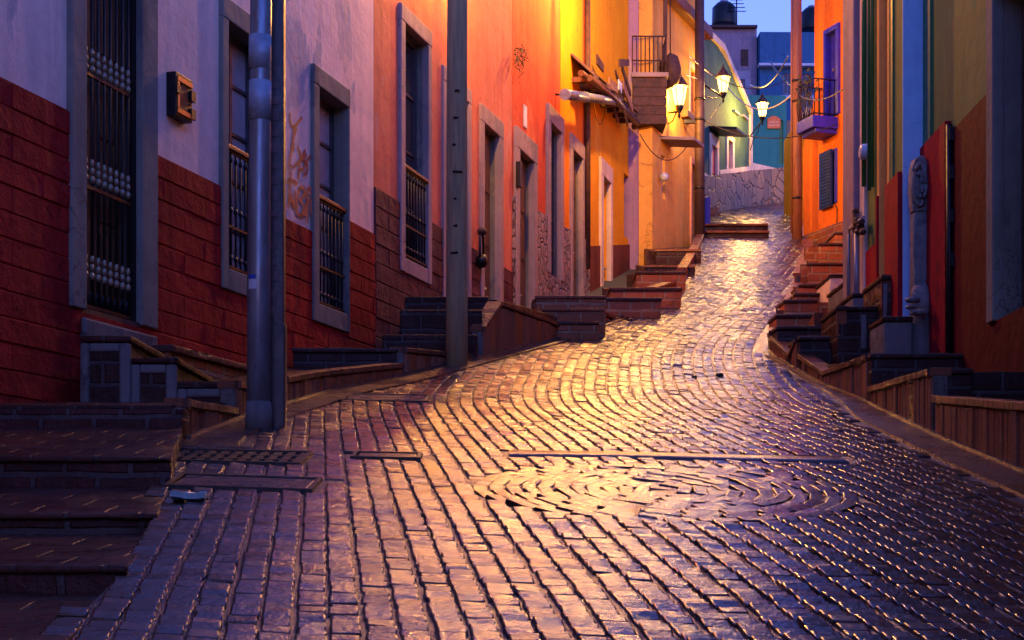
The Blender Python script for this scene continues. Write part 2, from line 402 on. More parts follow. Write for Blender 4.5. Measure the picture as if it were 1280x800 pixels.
# ------------------------------------------------------------------ terrain profiles
def prof(tab, w=1.2):
    d = np.array([a for a, b in tab]); v = np.array([b for a, b in tab])
    g = np.arange(-30, 130, 0.1); y = np.interp(g, d, v)
    n = int(w / 0.1); k = np.hanning(2 * n + 1); k /= k.sum()
    ys = np.convolve(np.pad(y, n, mode='edge'), k, mode='valid')
    return lambda q: float(np.interp(q, g, ys))
ZR = prof([(-30, -6.0), (0, -1.2), (3, -0.64), (6.4, -0.03), (8.45, 0.34), (10.55, 0.71), (11.9, 0.95), (14.25, 1.375), (15.9, 1.71),
           (17, 2.0), (19.1, 2.53), (22.9, 3.43), (26.4, 4.33), (31.2, 5.69), (34.8, 6.79), (44, 9.33), (51, 11.2), (56, 11.9), (130, 12.5)])
XL = prof([(-30, -1.2), (3, -1.25), (6.4, -1.42), (8.45, -1.77), (10.55, -2.15), (11.9, -2.04), (14.25, -1.70), (15.9, -1.10), (17, -0.51),
           (19.1, 0.57), (22.9, 1.83), (26.4, 2.77), (31.2, 3.6), (34.8, 4.17), (44, 5.35), (53, 6.5), (130, 12)], 0.7)
XR = prof([(-30, 3.2), (3, 3.0), (8, 3.05), (11.1, 3.07), (14.6, 3.2), (16.8, 3.02), (18.1, 2.92), (19.5, 3.15), (21.7, 3.63), (25.2, 4.4),
           (30.4, 5.5), (33.2, 6.1), (36, 6.6), (42, 7.6), (51, 9.2), (130, 20)], 0.7)
CL = prof([(-30, 4.8), (4, 0.72), (14, -0.48), (18, -0.2), (22, 0.7), (40, 5.4), (60, 10.6), (130, 28)], 2.5)   # line the paver rows follow

def road_z(X, d):
    a, b = XL(d), XR(d); u = (X - a) / max(b - a, 0.1)
    return ZR(d) - 0.02 * (min(max(X, a - 1), b + 1) - (a + b) / 2) - 0.01 + 0.012 * mnoise.noise(Vector((X * 0.7, d * 0.7, 3)))

# features left out of the paving
MED_C, MED_R = (0.80, 8.45), 0.98
RECTS = [(-0.02, 2.08, 9.86, 10.20), (-1.78, -1.02, 8.15, 8.62), (-2.1, -1.22, 9.22, 9.82), (-0.97, -0.55, 9.58, 9.86), (-1.45, -0.7, 13.55, 14.15)]
GUT = 0.36
def GL(d): return 0.36 - 0.24 * min(1, max(0, (d - 16) / 4))
def GR(d): return 0.36 - 0.26 * min(1, max(0, (d - 13) / 3))

def brick(mb, c, e1, e2, a, b, n, h, m=0, r=0.016):
    """one rounded paver: half sizes a, b along e1, e2; top at h above c"""
    rings = []
    for (ins, zz) in ((-0.001, -0.03), (0.002, h - r * 0.8), (r * 0.45, h - r * 0.25), (r * 1.4, h)):
        rings.append([mb.vert(c + e1 * (sx * (a - ins)) + e2 * (sy * (b - ins)) + n * zz) for sx, sy in ((-1, -1), (1, -1), (1, 1), (-1, 1))])
    for k in range(3):
        for q in range(4):
            w = (q + 1) % 4
            mb.face((rings[k][q], rings[k][w], rings[k + 1][w], rings[k + 1][q]), m, k == 2)
    mb.face(rings[3], m, False)

def build_road():
    mb = MB()
    # bedding mortar sheet
    ds = [2.0 + 0.5 * k for k in range(int((60 - 2) / 0.5) + 1)]
    NU = 16; rows = []
    for d in ds:
        a, b = XL(d) - (0.25 if d > 10.4 else 0.06), XR(d) + 0.25
        if d > 40: b = XR(d) + 3
        rows.append([mb.vert((a + (b - a) * i / NU, d, road_z(a + (b - a) * i / NU, d) - 0.008 + 0.006 * mnoise.noise(Vector((i * 0.6, d * 1.3, 7))))) for i in range(NU + 1)])
    for j in range(len(rows) - 1):
        for i in range(NU):
            mb.face((rows[j][i], rows[j][i + 1], rows[j + 1][i + 1], rows[j + 1][i]), 1, True)
    rnd = random.Random(5)
    def place(X, d, ang, a, b, bias=None):
        eps = 0.1
        gx = (road_z(X + eps, d) - road_z(X - eps, d)) / (2 * eps); gd = (ZR(d + eps) - ZR(d - eps)) / (2 * eps)
        gx += rnd.gauss(-0.065, 0.028); gd += (rnd.gauss(0.135 - 0.10 * min(1, max(0, (d - 10.5) / 8)), 0.045) if bias is None else rnd.gauss(bias, 0.012))
        n = Vector((-gx, -gd, 1)).normalized()
        e1 = Vector((math.cos(ang), math.sin(ang), 0)); e1 = (e1 - n * e1.dot(n)).normalized(); e2 = n.cross(e1)
        brick(mb, Vector((X, d, road_z(X, d))), e1, e2, a, b, n, rnd.gauss(0.003, 0.003), 0, 0.007)
    d = 3.2
    while d < 56:
        big = 1.0 if d < 38 else 1.8
        du, dv = 0.112 * (1 if d < 38 else 1.5), 0.086 * big
        slope = (CL(d + 0.1) - CL(d - 0.1)) / 0.2
        ang = -math.atan(slope)
        xl, xr, cl = XL(d) + (GL(d) if d > 10 else -0.14), XR(d) - GR(d), CL(d)
        if d > 40: xr = XR(d) + 2.5
        for i in range(int((xl - cl) / du) - 1, int((xr - cl) / du) + 2):
            X = cl + i * du
            dd = d + (0.45 * dv if i % 2 else 0) + rnd.uniform(-0.006, 0.006)
            if X < xl + 0.05 or X > xr - 0.05: continue
            if (X - MED_C[0]) ** 2 + (dd - MED_C[1]) ** 2 < (MED_R + 0.06) ** 2: continue
            if any(r[0] - 0.08 < X < r[1] + 0.08 and r[2] - 0.04 < dd < r[3] + 0.04 for r in RECTS): continue
            gu = 0.0035 + 0.005 * rnd.random()
            place(X + rnd.uniform(-0.004, 0.004), dd, ang + rnd.gauss(0, 0.02), du / 2 - gu, dv / 2 - 0.003)
        d += dv
    # round medallion of pavers laid in rings
    R = 0.11
    while R < MED_R:
        n = max(4, int(2 * math.pi * R / 0.20)); off = rnd.random()
        for k in range(n):
            w = 2 * math.pi * (k + off) / n
            L = 2 * math.pi * R / n
            place(MED_C[0] + R * math.cos(w), MED_C[1] + R * math.sin(w), w + math.pi / 2, L / 2 - 0.004, 0.0405, 0.09)
        R += 0.086
    return tag(mb.build('road', [M['cobble'], M['mortar']], origin=(0, 0, 0)), kind='structure')
build_road()

def strip(name, xa, xb, d0, d1, mat, lift=0.004, step=0.4, thick=0.05):
    mb = MB(); n = max(2, int((d1 - d0) / step)); rows = []
    for k in range(n + 1):
        d = d0 + (d1 - d0) * k / n; a, b = xa(d), xb(d)
        rows.append([mb.vert((x, d, road_z(x, d) + lift - t)) for t in (0, thick) for x in (a, (a + b) / 2, b)])
    for k in range(n):
        r, q = rows[k], rows[k + 1]
        mb.face((r[0], r[1], q[1], q[0])); mb.face((r[1], r[2], q[2], q[1]))
        mb.face((r[3], r[0], q[0], q[3])); mb.face((r[2], r[5], q[5], q[2]))
    r = rows[0]; mb.face((r[3], r[4], r[1], r[0])); mb.face((r[4], r[5], r[2], r[1]))
    r = rows[-1]; mb.face((r[0], r[1], r[4], r[3])); mb.face((r[1], r[2], r[5], r[4]))
    return mb.build(name, mat, origin=(0, 0, 0))

tag(strip('gutter', lambda d: XL(d) - 0.05, lambda d: XL(d) + GL(d) - 0.02, 10.0, 35, M['gutter'], 0.010), kind='structure')
tag(strip('gutter', lambda d: XR(d) - GR(d) + 0.02, lambda d: XR(d) + 0.05, 4.0, 36, M['gutter'], 0.010), kind='structure')
# kerb lines: thin raised strips at the foot of the retaining walls
tag(strip('kerb_strip', lambda d: XL(d) - 0.02, lambda d: XL(d) + 0.03, 10.4, 34, M['mortar'], 0.030), kind='structure')
tag(strip('kerb_strip', lambda d: XR(d) - 0.03, lambda d: XR(d) + 0.02, 4.0, 34, M['mortar'], 0.030), kind='structure')

def road_z_(d, x): return road_z(x, d)
def lid(name, label, cat, r, mat, lift, frame=True, bars=0, group=None):
    cx, cy = (r[0] + r[1]) / 2, (r[2] + r[3]) / 2
    t = thing(name, label, cat, (cx, cy, road_z(cx, cy)), 0, group)
    def S(mb, xa, xb, da, db, lf, th=0.05):
        pts = [(xa, da), (xb, da), (xb, db), (xa, db)]
        mb.hexa([(x, d, road_z(x, d) + lf - th) for x, d in pts], [(x, d, road_z(x, d) + lf) for x, d in pts])
    if bars:
        mb = MB(); S(mb, r[0] + .01, r[1] - .01, r[2] + .01, r[3] - .01, lift - 0.03, 0.02); mb.build('pit', M['iron'], t)
        mb = MB()
        for k in range(bars):
            w = (r[1] - r[0]) / bars
            S(mb, r[0] + k * w + 0.2 * w, r[0] + (k + 1) * w - 0.2 * w, r[2] + 0.02, r[3] - 0.02, lift, 0.025)
        for k in (0.33, 0.66):
            dd = r[2] + (r[3] - r[2]) * k; S(mb, r[0] + 0.02, r[1] - 0.02, dd - 0.02, dd + 0.02, lift + 0.002, 0.025)
        mb.build('grating', mat, t)
    else:
        mb = MB(); S(mb, r[0] + 0.035, r[1] - 0.035, r[2] + 0.03, r[3] - 0.03, lift); mb.build('cover', mat, t, bevel=0.006)
    if frame:
        mb = MB()
        f = 0.025
        S(mb, r[0], r[1], r[2], r[2] + f, lift + 0.008); S(mb, r[0], r[1], r[3] - f, r[3], lift + 0.008)
        S(mb, r[0], r[0] + f, r[2] + f, r[3] - f, lift + 0.008); S(mb, r[1] - f, r[1], r[2] + f, r[3] - f, lift + 0.008)
        mb.build('frame', M['iron'], t)
    return t
lid('drain_grate', 'black iron drain grate in the road below the steel pole', 'drain grate', RECTS[2], M['iron'], 0.008, True, 11)
lid('inspection_cover', 'long narrow stone access cover with black iron rim in front of the drain grate', 'cover', RECTS[1], M['slab'], 0.008)
lid('inspection_cover', 'small oblong stone access cover in the road right of the drain grate', 'cover', RECTS[3], M['slab'], 0.010)
lid('inspection_cover', 'brown paved access cover beside the left gutter uphill of the poles', 'cover', RECTS[4], M['slab'], 0.006)
def xband():
    mb = MB(); r = RECTS[0]; n = 14; rows = []
    for k in range(n + 1):
        x = r[0] + (r[1] - r[0]) * k / n
        dj = 0.02 * mnoise.noise(Vector((x * 2, 0, 1)))
        rows.append([mb.vert((x, dd, road_z(x, dd) + l)) for dd, l in ((r[2] + dj, -0.05), (r[2] + dj, 0.006), ((r[2] + r[3]) / 2, 0.006), (r[3] + dj, 0.002), (r[3] + dj, -0.05))])
    for k in range(n):
        for q in range(4):
            mb.face((rows[k][q], rows[k + 1][q], rows[k + 1][q + 1], rows[k][q + 1]), 0, True)
    return tag(mb.build('road_band', M['gutter'], origin=(0, 0, 0)), kind='structure')
xband()

# wide ground under and around everything
def build_ground():
    mb = MB()
    xs = [-160, -90, -50, -25, -14, -8, -4, 0, 4, 8, 14, 22, 35, 60, 100, 170]
    ds = [-40, -20, -8, 0, 4, 8, 12, 16, 20, 25, 30, 35, 40, 45, 50, 56, 65, 80, 110, 150, 220, 320]
    rows = []
    for d in ds:
        base = ZR(min(d, 125)) - 0.45
        rows.append([mb.vert((x, d, base + (0.0 if abs(x) < 30 else 0.04 * (abs(x) - 30)) * (0.3 if d < 60 else 1))) for x in xs])
    for j in range(len(ds) - 1):
        for i in range(len(xs) - 1):
            mb.face((rows[j][i], rows[j][i + 1], rows[j + 1][i + 1], rows[j + 1][i]), 0, True)
    return tag(mb.build('ground', M['hill'], origin=(0, 0, 0)), kind='structure')
build_ground()

# ------------------------------------------------------------------ facades
class Fac:
    """vertical facade plane: x runs along u, y into the house, z up"""
    def __init__(s, p, u):
        s.u = Vector((u[0], u[1], 0)).normalized(); s.inw = Vector((-s.u.y, s.u.x, 0)); s.p = Vector((p[0], p[1], 0))
        s.rz = math.atan2(s.u.y, s.u.x)
        s.M = Matrix.Translation(s.p) @ Matrix.Rotation(s.rz, 4, 'Z')
    def depth(s, x, off=0.0):
        r = Vector(((x - CX) / F_PX, 1, 0)); n = -s.inw
        return (s.p.dot(n) + off) / r.dot(n)
    def t(s, x, off=0.0):
        d = s.depth(x, off); return (Vector(((x - CX) * d / F_PX, d, 0)) - s.p).dot(s.u)
    def z(s, x, y, off=0.0): return Zp(y, s.depth(x, off))
    def tz(s, x, y, off=0.0): return s.t(x, off), s.z(x, y, off)
    def W(s, t, y, z): return s.M @ Vector((t, y, z))

def cells(mb, xs, zs, ops, y, ztop=None, m=0, sub=None):
    xs = sorted(set([round(a, 4) for a in xs])); zs = sorted(set([round(a, 4) for a in zs]))
    zt = zs[-1]
    f = lambda x, z: (ztop(x) if (ztop and z == zt) else z)
    for i in range(len(xs) - 1):
        for j in range(len(zs) - 1):
            xm, zm = (xs[i] + xs[i + 1]) / 2, (zs[j] + zs[j + 1]) / 2
            if any(o[0] < xm < o[1] and o[2] < zm < o[3] for o in ops): continue
            mb.poly([(xs[i], y, zs[j]), (xs[i + 1], y, zs[j]), (xs[i + 1], y, f(xs[i + 1], zs[j + 1])), (xs[i], y, f(xs[i], zs[j + 1]))], m)

def wall_mesh(ta, tb, z0, z1, ops, depth, body=6.0, ztop=None):
    """front wall with real openings, reveals, and the body of the house behind"""
    mb = MB()
    xs = [ta, tb] + [v for o in ops for v in o[:2]]; zs = [z0, z1] + [v for o in ops for v in o[2:4]]
    cells(mb, xs, zs, ops, 0.0, ztop)
    for o in ops:
        x0, x1, a, b = o[:4]; D = o[4] if len(o) > 4 else depth
        mb.poly([(x0, 0, a), (x0, D, a), (x0, D, b), (x0, 0, b)][::-1], 1)
        mb.poly([(x1, 0, a), (x1, D, a), (x1, D, b), (x1, 0, b)], 1)
        mb.poly([(x0, 0, b), (x1, 0, b), (x1, D, b), (x0, D, b)], 1)
        mb.poly([(x0, 0, a), (x1, 0, a), (x1, D, a), (x0, D, a)][::-1], 1)
    e = 0.004
    zf = ztop or (lambda x: z1)
    mb.poly([(ta, 0, z0), (ta, 0, zf(ta)), (ta, body, zf(ta)), (ta, body, z0)])
    mb.poly([(tb, 0, z0), (tb, body, z0), (tb, body, zf(tb)), (tb, 0, zf(tb))])
    mb.poly([(ta, body, z0), (ta, body, zf(ta)), (tb, body, zf(tb)), (tb, body, z0)])
    mb.poly([(ta, 0, zf(ta)), (tb, 0, zf(tb)), (tb, body, zf(tb)), (ta, body, zf(ta))])
    return mb

def dado_mesh(ta, tb, z0, z1, ops, proud=0.025, ztop=None):
    mb = MB()
    oo = [o for o in ops if o[1] > ta and o[0] < tb]
    cl = lambda v: min(max(v, ta), tb); cz = lambda v: min(max(v, z0), z1)
    xs = [ta, tb] + [cl(v) for o in oo for v in o[:2]]; zs = [z0, z1] + [cz(v) for o in oo for v in o[2:4]]
    cells(mb, xs, zs, oo, -proud, ztop)
    zf = ztop or (lambda x: z1)
    # edges
    mb.poly([(ta, 0.01, z0), (ta, -proud, z0), (ta, -proud, zf(ta)), (ta, 0.01, zf(ta))])
    mb.poly([(tb, -proud, z0), (tb, 0.01, z0), (tb, 0.01, zf(tb)), (tb, -proud, zf(tb))])
    segs = sorted([(max(o[0], ta), min(o[1], tb)) for o in oo if o[3] > z1 - 0.01])
    cur = ta
    for a, b in segs + [(tb, tb)]:
        if a > cur: mb.poly([(cur, -proud, zf(cur)), (a, -proud, zf(a)), (a, 0.01, zf(a)), (cur, 0.01, zf(cur))])
        cur = max(cur, b)
    for o in oo:
        for xx, fl in ((o[0], 0), (o[1], 1)):
            if ta < xx < tb:
                p = [(xx, -proud, max(z0, o[2])), (xx, 0.01, max(z0, o[2])), (xx, 0.01, min(o[3], zf(xx))), (xx, -proud, min(o[3], zf(xx)))]
                mb.poly(p if fl else p[::-1])
        if z0 < o[3] < z1: mb.poly([(o[0], -proud, o[3]), (o[1], -proud, o[3]), (o[1], 0.01, o[3]), (o[0], 0.01, o[3])])
        if z0 < o[2] < z1: mb.poly([(o[0], -proud, o[2]), (o[0], 0.01, o[2]), (o[1], 0.01, o[2]), (o[1], -proud, o[2])])
    return mb

def block_relief(ta, tb, z0, z1, ops, seed=1, h=0.19, L=0.8, back=0.014, front=0.025):
    """courses of rough chamfered blocks standing proud of a thin backing"""
    mb = dado_mesh(ta, tb, z0, z1, ops, back)
    rn = random.Random(seed); z = z1 - 0.003; row = 0
    while z - h > z0:
        za, zb = z - h + 0.003, z - 0.003
        cuts = sorted([(o[0], o[1]) for o in ops if o[2] < zb - 0.02 and o[3] > za + 0.02])
        spans = []; cur = ta
        for a, b in cuts + [(tb, tb)]:
            if a > cur + 0.03: spans.append((cur, min(a, tb)))
            cur = max(cur, b)
        for a, b in spans:
            x = a - (L * 0.5 if row % 2 else 0) 
            while x < b - 0.01:
                xa, xb = max(x, a), min(x + L, b); x += L
                if xb - xa < 0.04: continue
                f = front + rn.uniform(-0.005, 0.005); c = 0.009; q = lambda v: rn.uniform(-v, v)
                o4 = [(xa + 0.0015, za), (xb - 0.0015, za), (xb - 0.0015, zb), (xa + 0.0015, zb)]
                i4 = [(xa + c * .7, za + c + q(.004)), (xb - c * .7, za + c + q(.004)), (xb - c * .7, zb - c + q(.004)), (xa + c * .7, zb - c + q(.004))]
                A = [mb.vert((p[0], -back, p[1])) for p in o4]; B = [mb.vert((p[0], -f + q(.003), p[1])) for p in i4]
                mb.face(B)
                for k in range(4): mb.face((A[k], A[(k + 1) % 4], B[(k + 1) % 4], B[k]))
        z -= h; row += 1
    return mb

def surround(parent, F, o, wl, wr, wt, mat, proud=0.035, wb=0.0, name='stone_frame', sill_mat=None):
    """stone jambs and lintel round an opening, set a little proud of the wall"""
    x0, x1, a, b = o[:4]; y0, y1 = -proud, 0.05
    mb = MB()
    if wl: mb.box(x0 - wl, x0 + 0.004, y0, y1, a - wb, b)
    if wr: mb.box(x1 - 0.004, x1 + wr, y0, y1, a - wb, b)
    if wt: mb.box(x0 - wl, x1 + wr, y0 - 0.004, y1, b - 0.004, b + wt)
    fr = mb.build(name, mat, parent, F.M, bevel=0.012)
    if wb:
        mb = MB(); mb.box(x0 + 0.005, x1 - 0.005, y0 + 0.006, 0.22, a - wb, a + 0.006)
        mb.build('sill', sill_mat or mat, fr, F.M, bevel=0.012)
    return fr

def grille(parent, F, x0, x1, za, zb, y=0.03, n=7, mat=None, rail=None, mid=True):
    mb = MB()
    for k in range(n):
        x = x0 + (x1 - x0) * (k + 0.5) / n
        mb.tube([(x, y, za), (x, y, zb)], 0.011, 6)
        for zz in (za + 0.12, (za + zb) / 2, zb - 0.1):
            mb.lathe([(0.011, -0.03), (0.022, 0), (0.011, 0.03)], (x, y, zz), 6)
    for zz in ([za + 0.03, zb - 0.02] + ([za + (zb - za) * 0.36] if mid else [])):
        mb.box(x0, x1, y - 0.012, y + 0.012, zz - 0.012, zz + 0.012)
    g = mb.build('grille', mat or M['iron'], parent, F.M)
    if rail:
        mb = MB(); mb.box(x0 - 0.02, x1 + 0.02, y - 0.035, y + 0.03, zb - 0.012, zb + 0.03)
        mb.build('hand_rail', rail, g, F.M, bevel=0.006)
    return g

def window(parent, F, o, pane=None, frame=None, cols=2, rows=5, y=0.17, name='window'):
    x0, x1, a, b = o[:4]; fr = frame or M['window_paint']
    mb = MB(); w = 0.055
    mb.box(x0, x0 + w, y - 0.03, y + 0.03, a, b); mb.box(x1 - w, x1, y - 0.03, y + 0.03, a, b)
    mb.box(x0 + w, x1 - w, y - 0.03, y + 0.03, b - w, b); mb.box(x0 + w, x1 - w, y - 0.03, y + 0.03, a, a + w)
    for k in range(1, cols):
        x = x0 + (x1 - x0) * k / cols; mb.box(x - 0.025, x + 0.025, y - 0.024, y + 0.02, a + w, b - w)
    for k in range(1, rows):
        z = a + (b - a) * k / rows; mb.box(x0 + w, x1 - w, y - 0.017, y + 0.017, z - 0.016, z + 0.016)
    wn = mb.build(name, fr, parent, F.M)
    mb = MB(); mb.box(x0 + 0.005, x1 - 0.005, y + 0.004, y + 0.04, a + 0.005, b - 0.005)
    mb.build('pane', pane or M['pane'], wn, F.M)
    return wn

def door(parent, F, o, mat=None, y=0.18, leaves=2, panels=3, knob=True):
    x0, x1, a, b = o[:4]; mb = MB()
    mb.box(x0, x1, y, y + 0.05, a, b)
    lw = (x1 - x0) / leaves
    for k in range(leaves):
        xa, xb = x0 + k * lw + 0.02, x0 + (k + 1) * lw - 0.02
        mb.box(xa, xb, y - 0.018, y + 0.002, a + 0.02, b - 0.02)
        for q in range(panels):
            za = a + 0.12 + (b - a - 0.2) * q / panels; zb = a + (b - a - 0.2) * (q + 1) / panels + 0.02
            mb.box(xa + 0.07, xb - 0.07, y - 0.034, y - 0.016, za, zb)
    dr = mb.build('door', mat or M['door_wood'], parent, F.M, bevel=0.008)
    if knob:
        mb = MB(); xk = x0 + (x1 - x0) * (0.46 if leaves == 2 else 0.85)
        mb.blob(F.M.inverted() @ F.W(xk, y - 0.06, a + 1.05), 0.03, 1, 0, (1, 1, 1), 8, 6, 0.0)
        mb.build('handle', M['brass'], dr, F.M)
    return dr

FL = Fac((-6.9 + 0.28 * 12.0, 12.0), (0.28, 1.0))

def house(name, label, F, ta, tb, zb):
    c = F.W((ta + tb) / 2, 0, zb)
    return thing(name, label, 'house', c, F.rz)

def op(F, xa, xb, ytop, ybot, yx=None, depth=0.2):
    """opening from photo pixels: edges xa, xb; heights measured at column yx"""
    yx = yx or xa
    return (F.t(xa), F.t(xb), F.z(yx, ybot), F.z(yx, ytop), depth)

# ---- house 1: lilac white with red block dado
T = FL.t
H1 = house('terraced_house', 'lilac white house with red block lower wall and big barred door, nearest on the left', FL, T(-170), T(467), 1.2)
o_door = (T(102), T(172), 1.90, 4.85, 0.24)
o_w1 = (T(281), T(281) + 0.87, 2.66, 4.99, 0.22)
o_w2 = (T(395), T(432), 2.66, 4.99, 0.22)
ops1 = [o_door, o_w1, o_w2]
wall_mesh(T(-170), T(467), -0.5, 9.2, ops1, 0.22).build('wall', [M['lilac_white'], M['stone_trim']], H1, FL.M)
hol1 = [(o_door[0] - .3, o_door[1] + .3, 1.6, 6), (o_w1[0] - .17, o_w1[1] + .08, 2.44, 6), (o_w2[0] - .17, o_w2[1] + .08, 2.44, 6)]
block_relief(T(-170), o_w2[0] - .1, 0.6, 3.41, [o_door, (o_w1[0] - .02, o_w1[1] + .02, 2.46, 6), (o_w2[0] - .02, o_w2[1] + .02, 2.46, 6)]).build('dado', M['red_block'], H1, FL.M)
block_relief(o_w2[0] - .1, T(467), 0.6, 3.74, [(o_w2[0] - .12, o_w2[1] + .02, 2.46, 6)], 3).build('dado', M['red_block'], H1, FL.M)
surround(H1, FL, o_door, 0.22, 0.27, 0.3, M['stone_trim'], 0.05)
surround(H1, FL, o_w1, 0.13, 0.03, 0.2, M['stone_trim'], 0.045, 0.20)
surround(H1, FL, o_w2, 0.16, 0.03, 0.2, M['stone_trim'], 0.045, 0.20)
for o in (o_w1, o_w2):
    wn = window(H1, FL, o, M['pane'], M['window_paint'], 2, 5, 0.17)
    grille(wn, FL, o[0] + 0.01, o[1] - 0.01, o[2] + 0.01, 3.82, 0.02, 8, None, M['lit_rail'])
# door with turned brass balusters
d1 = door(H1, FL, o_door, M['brown_wood'], 0.17, 2, 4)
nb = 8; y = 0.03
for k in range(nb):
    mb = MB(); x = o_door[0] + 0.06 + (o_door[1] - o_door[0] - 0.12) * (k + 0.5) / nb
    mb.tube([(x, y, 1.95), (x, y, 4.8)], 0.013, 6)
    mb.tube([(x - 0.04, y, 1.97), (x - 0.03, y, 2.04), (x, y, 2.09), (x + 0.03, y, 2.04), (x + 0.04, y, 1.97)], 0.008, 5)
    for zc in (2.20, 2.97, 3.85):
        for q in range(3):
            mb.lathe([(0.0125, -0.032), (0.025 - 0.003 * q, -0.008), (0.025 - 0.003 * q, 0.008), (0.0125, 0.032)], (x, y, zc + 0.066 * q), 8, 1)
    mb.build('baluster', [M['iron'], M['brass']], d1, FL.M)
mb = MB()
for zz in (1.95, 2.9, 3.80, 4.8): mb.box(o_door[0] + 0.051, o_door[1] - 0.071, y - 0.014, y + 0.014, zz - 0.014, zz + 0.014)
mb.box(o_door[0], o_door[0] + 0.05, y - 0.02, y + 0.03, 1.92, 4.82); mb.box(o_door[1] - 0.07, o_door[1], y - 0.02, y + 0.03, 1.92, 4.82)
mb.build('grille_frame', M['iron'], d1, FL.M)
mb = MB(); mb.box(o_door[0] - 0.02, o_door[1] + 0.02, -0.02, 0.10, 1.84, 1.92); mb.build('threshold', M['rust'], d1, FL.M)
mb = MB(); mb.box(o_door[0] - 0.05, o_door[1] + 0.25, -0.06, 0.05, 1.60, 1.838); mb.build('door_base', M['concrete'], H1, FL.M, bevel=0.02)
# graffiti strokes on the plaster between the windows
def ribbon(mb, pts, w, y):
    for (a, b) in zip(pts[:-1], pts[1:]):
        dx, dz = b[0] - a[0], b[1] - a[1]; L = math.hypot(dx, dz) or 1
        ux, uz = dx / L, dz / L; nx, nz = -uz * w, ux * w; e = w * 0.5
        mb.poly([(a[0] - nx - ux * e, y, a[1] - nz - uz * e), (b[0] - nx + ux * e, y, b[1] - nz + uz * e), (b[0] + nx + ux * e, y, b[1] + nz + uz * e), (a[0] + nx - ux * e, y, a[1] + nz - uz * e)])
        y -= 0.00013
    return y
strokes = [[(85, 60), (85, 110), (100, 145), (120, 135), (158, 85)], [(125, 150), (105, 215), (105, 290)], [(112, 150), (95, 260), (88, 320)],
           [(130, 270), (150, 310), (146, 360), (135, 465)], [(178, 290), (148, 350), (110, 388)], [(186, 315), (160, 345), (182, 365), (165, 405), (150, 410)],
           [(212, 325), (178, 362), (192, 385), (186, 430), (168, 442)], [(65, 480), (85, 474), (125, 495)], [(85, 430), (80, 500), (70, 640)],
           [(92, 560), (76, 610), (95, 600), (95, 640)], [(114, 545), (102, 640), (122, 650)], [(136, 525), (122, 610), (120, 684), (150, 700), (165, 640), (138, 600), (162, 575), (165, 522), (136, 525)],
           [(196, 525), (176, 545), (180, 610), (172, 690), (150, 690)], [(180, 540), (184, 735)], [(200, 520), (205, 690)], [(184, 612), (204, 600)], [(75, 310), (70, 380), (90, 400)]]
mb = MB(); yy = -0.004
for s_ in strokes:
    pts = [FL.tz(345 + a / 5.0, 130 + b / 5.0) for a, b in s_]
    fine = []
    for a, b in zip(pts[:-1], pts[1:]):
        for k in range(4): fine.append((a[0] + (b[0] - a[0]) * k / 4, a[1] + (b[1] - a[1]) * k / 4))
    fine.append(pts[-1])
    yy = ribbon(mb, fine, 0.018, yy)
mb.build('graffiti', M['graffiti'], H1, FL.M)

# black wall box with broken copper rim
ta, tb = T(208) , T(229); za, zb = FL.z(212, 146), FL.z(212, 92)
BX = thing('wall_box', 'black metal wall box with broken copper rim on the lilac white wall', 'wall box', FL.W((ta + tb) / 2, 0, za), FL.rz)
mb = MB(); mb.box(ta, tb, -0.09, 0.02, za, zb); mb.build('case', M['iron'], BX, FL.M, bevel=0.006)
mb = MB()
mb.box(ta + 0.02, tb - 0.02, -0.105, -0.088, zb - 0.075, zb - 0.035); mb.box(ta + 0.02, tb - 0.02, -0.105, -0.088, za + 0.025, za + 0.065)
mb.box(ta + 0.02, ta + 0.05, -0.104, -0.088, za + 0.07, zb - 0.08); mb.box(tb - 0.05, tb - 0.03, -0.104, -0.088, za + 0.15, zb - 0.22)
mb.build('rim', M['copper'], BX, FL.M)
for q in ((tb - 0.05, tb + 0.03, -0.11, -0.087, zb - 0.19, zb - 0.10), (tb - 0.05, tb + 0.03, -0.11, -0.087, za + 0.03, za + 0.12), (ta - 0.01, ta + 0.06, -0.11, -0.09, za + 0.19, za + 0.25)):
    mb = MB(); mb.box(*q); mb.build('clamp', M['iron'], BX, FL.M)

# ---- house 2: salmon with maroon block dado
H2 = house('terraced_house', 'salmon pink house with dark maroon block lower wall behind the wooden post', FL, T(467.5), T(640), 2.2)
o_w3 = (T(503), T(532), 3.64, 6.55, 0.18)
o_dA = (T(555), T(583), 2.8, 6.28, 0.15)
o_dB = (T(603), T(622), 2.8, 6.20, 0.15)
ops2 = [o_w3, o_dA, o_dB]
wall_mesh(T(467.5), T(640), 0, 9.6, ops2, 0.24).build('wall', [M['salmon'], M['stone_trim']], H2, FL.M)
block_relief(T(467.5), T(640), 1.4, 4.30, [(o_w3[0] - .02, o_w3[1] + .02, 3.47, 7), o_dA, o_dB], 5, 0.22, 0.9).build('dado', M['maroon_block'], H2, FL.M)
surround(H2, FL, o_w3, 0.16, 0.14, 0.2, M['pink_trim'], 0.045, 0.18)
surround(H2, FL, o_dA, 0.13, 0.13, 0.2, M['pink_trim'], 0.04)
surround(H2, FL, o_dB, 0.17, 0.2, 0.24, M['pink_trim'], 0.04)
wn = window(H2, FL, o_w3, M['dark_pane'], M['window_paint'], 2, 4, 0.15)
grille(wn, FL, o_w3[0] + 0.01, o_w3[1] - 0.01, 3.66, 4.77, -0.01, 8, None, M['lit_rail'])
door(H2, FL, o_dA, M['door_wood'], 0.13, 2, 4); door(H2, FL, o_dB, M['door_wood'], 0.13, 2, 4)

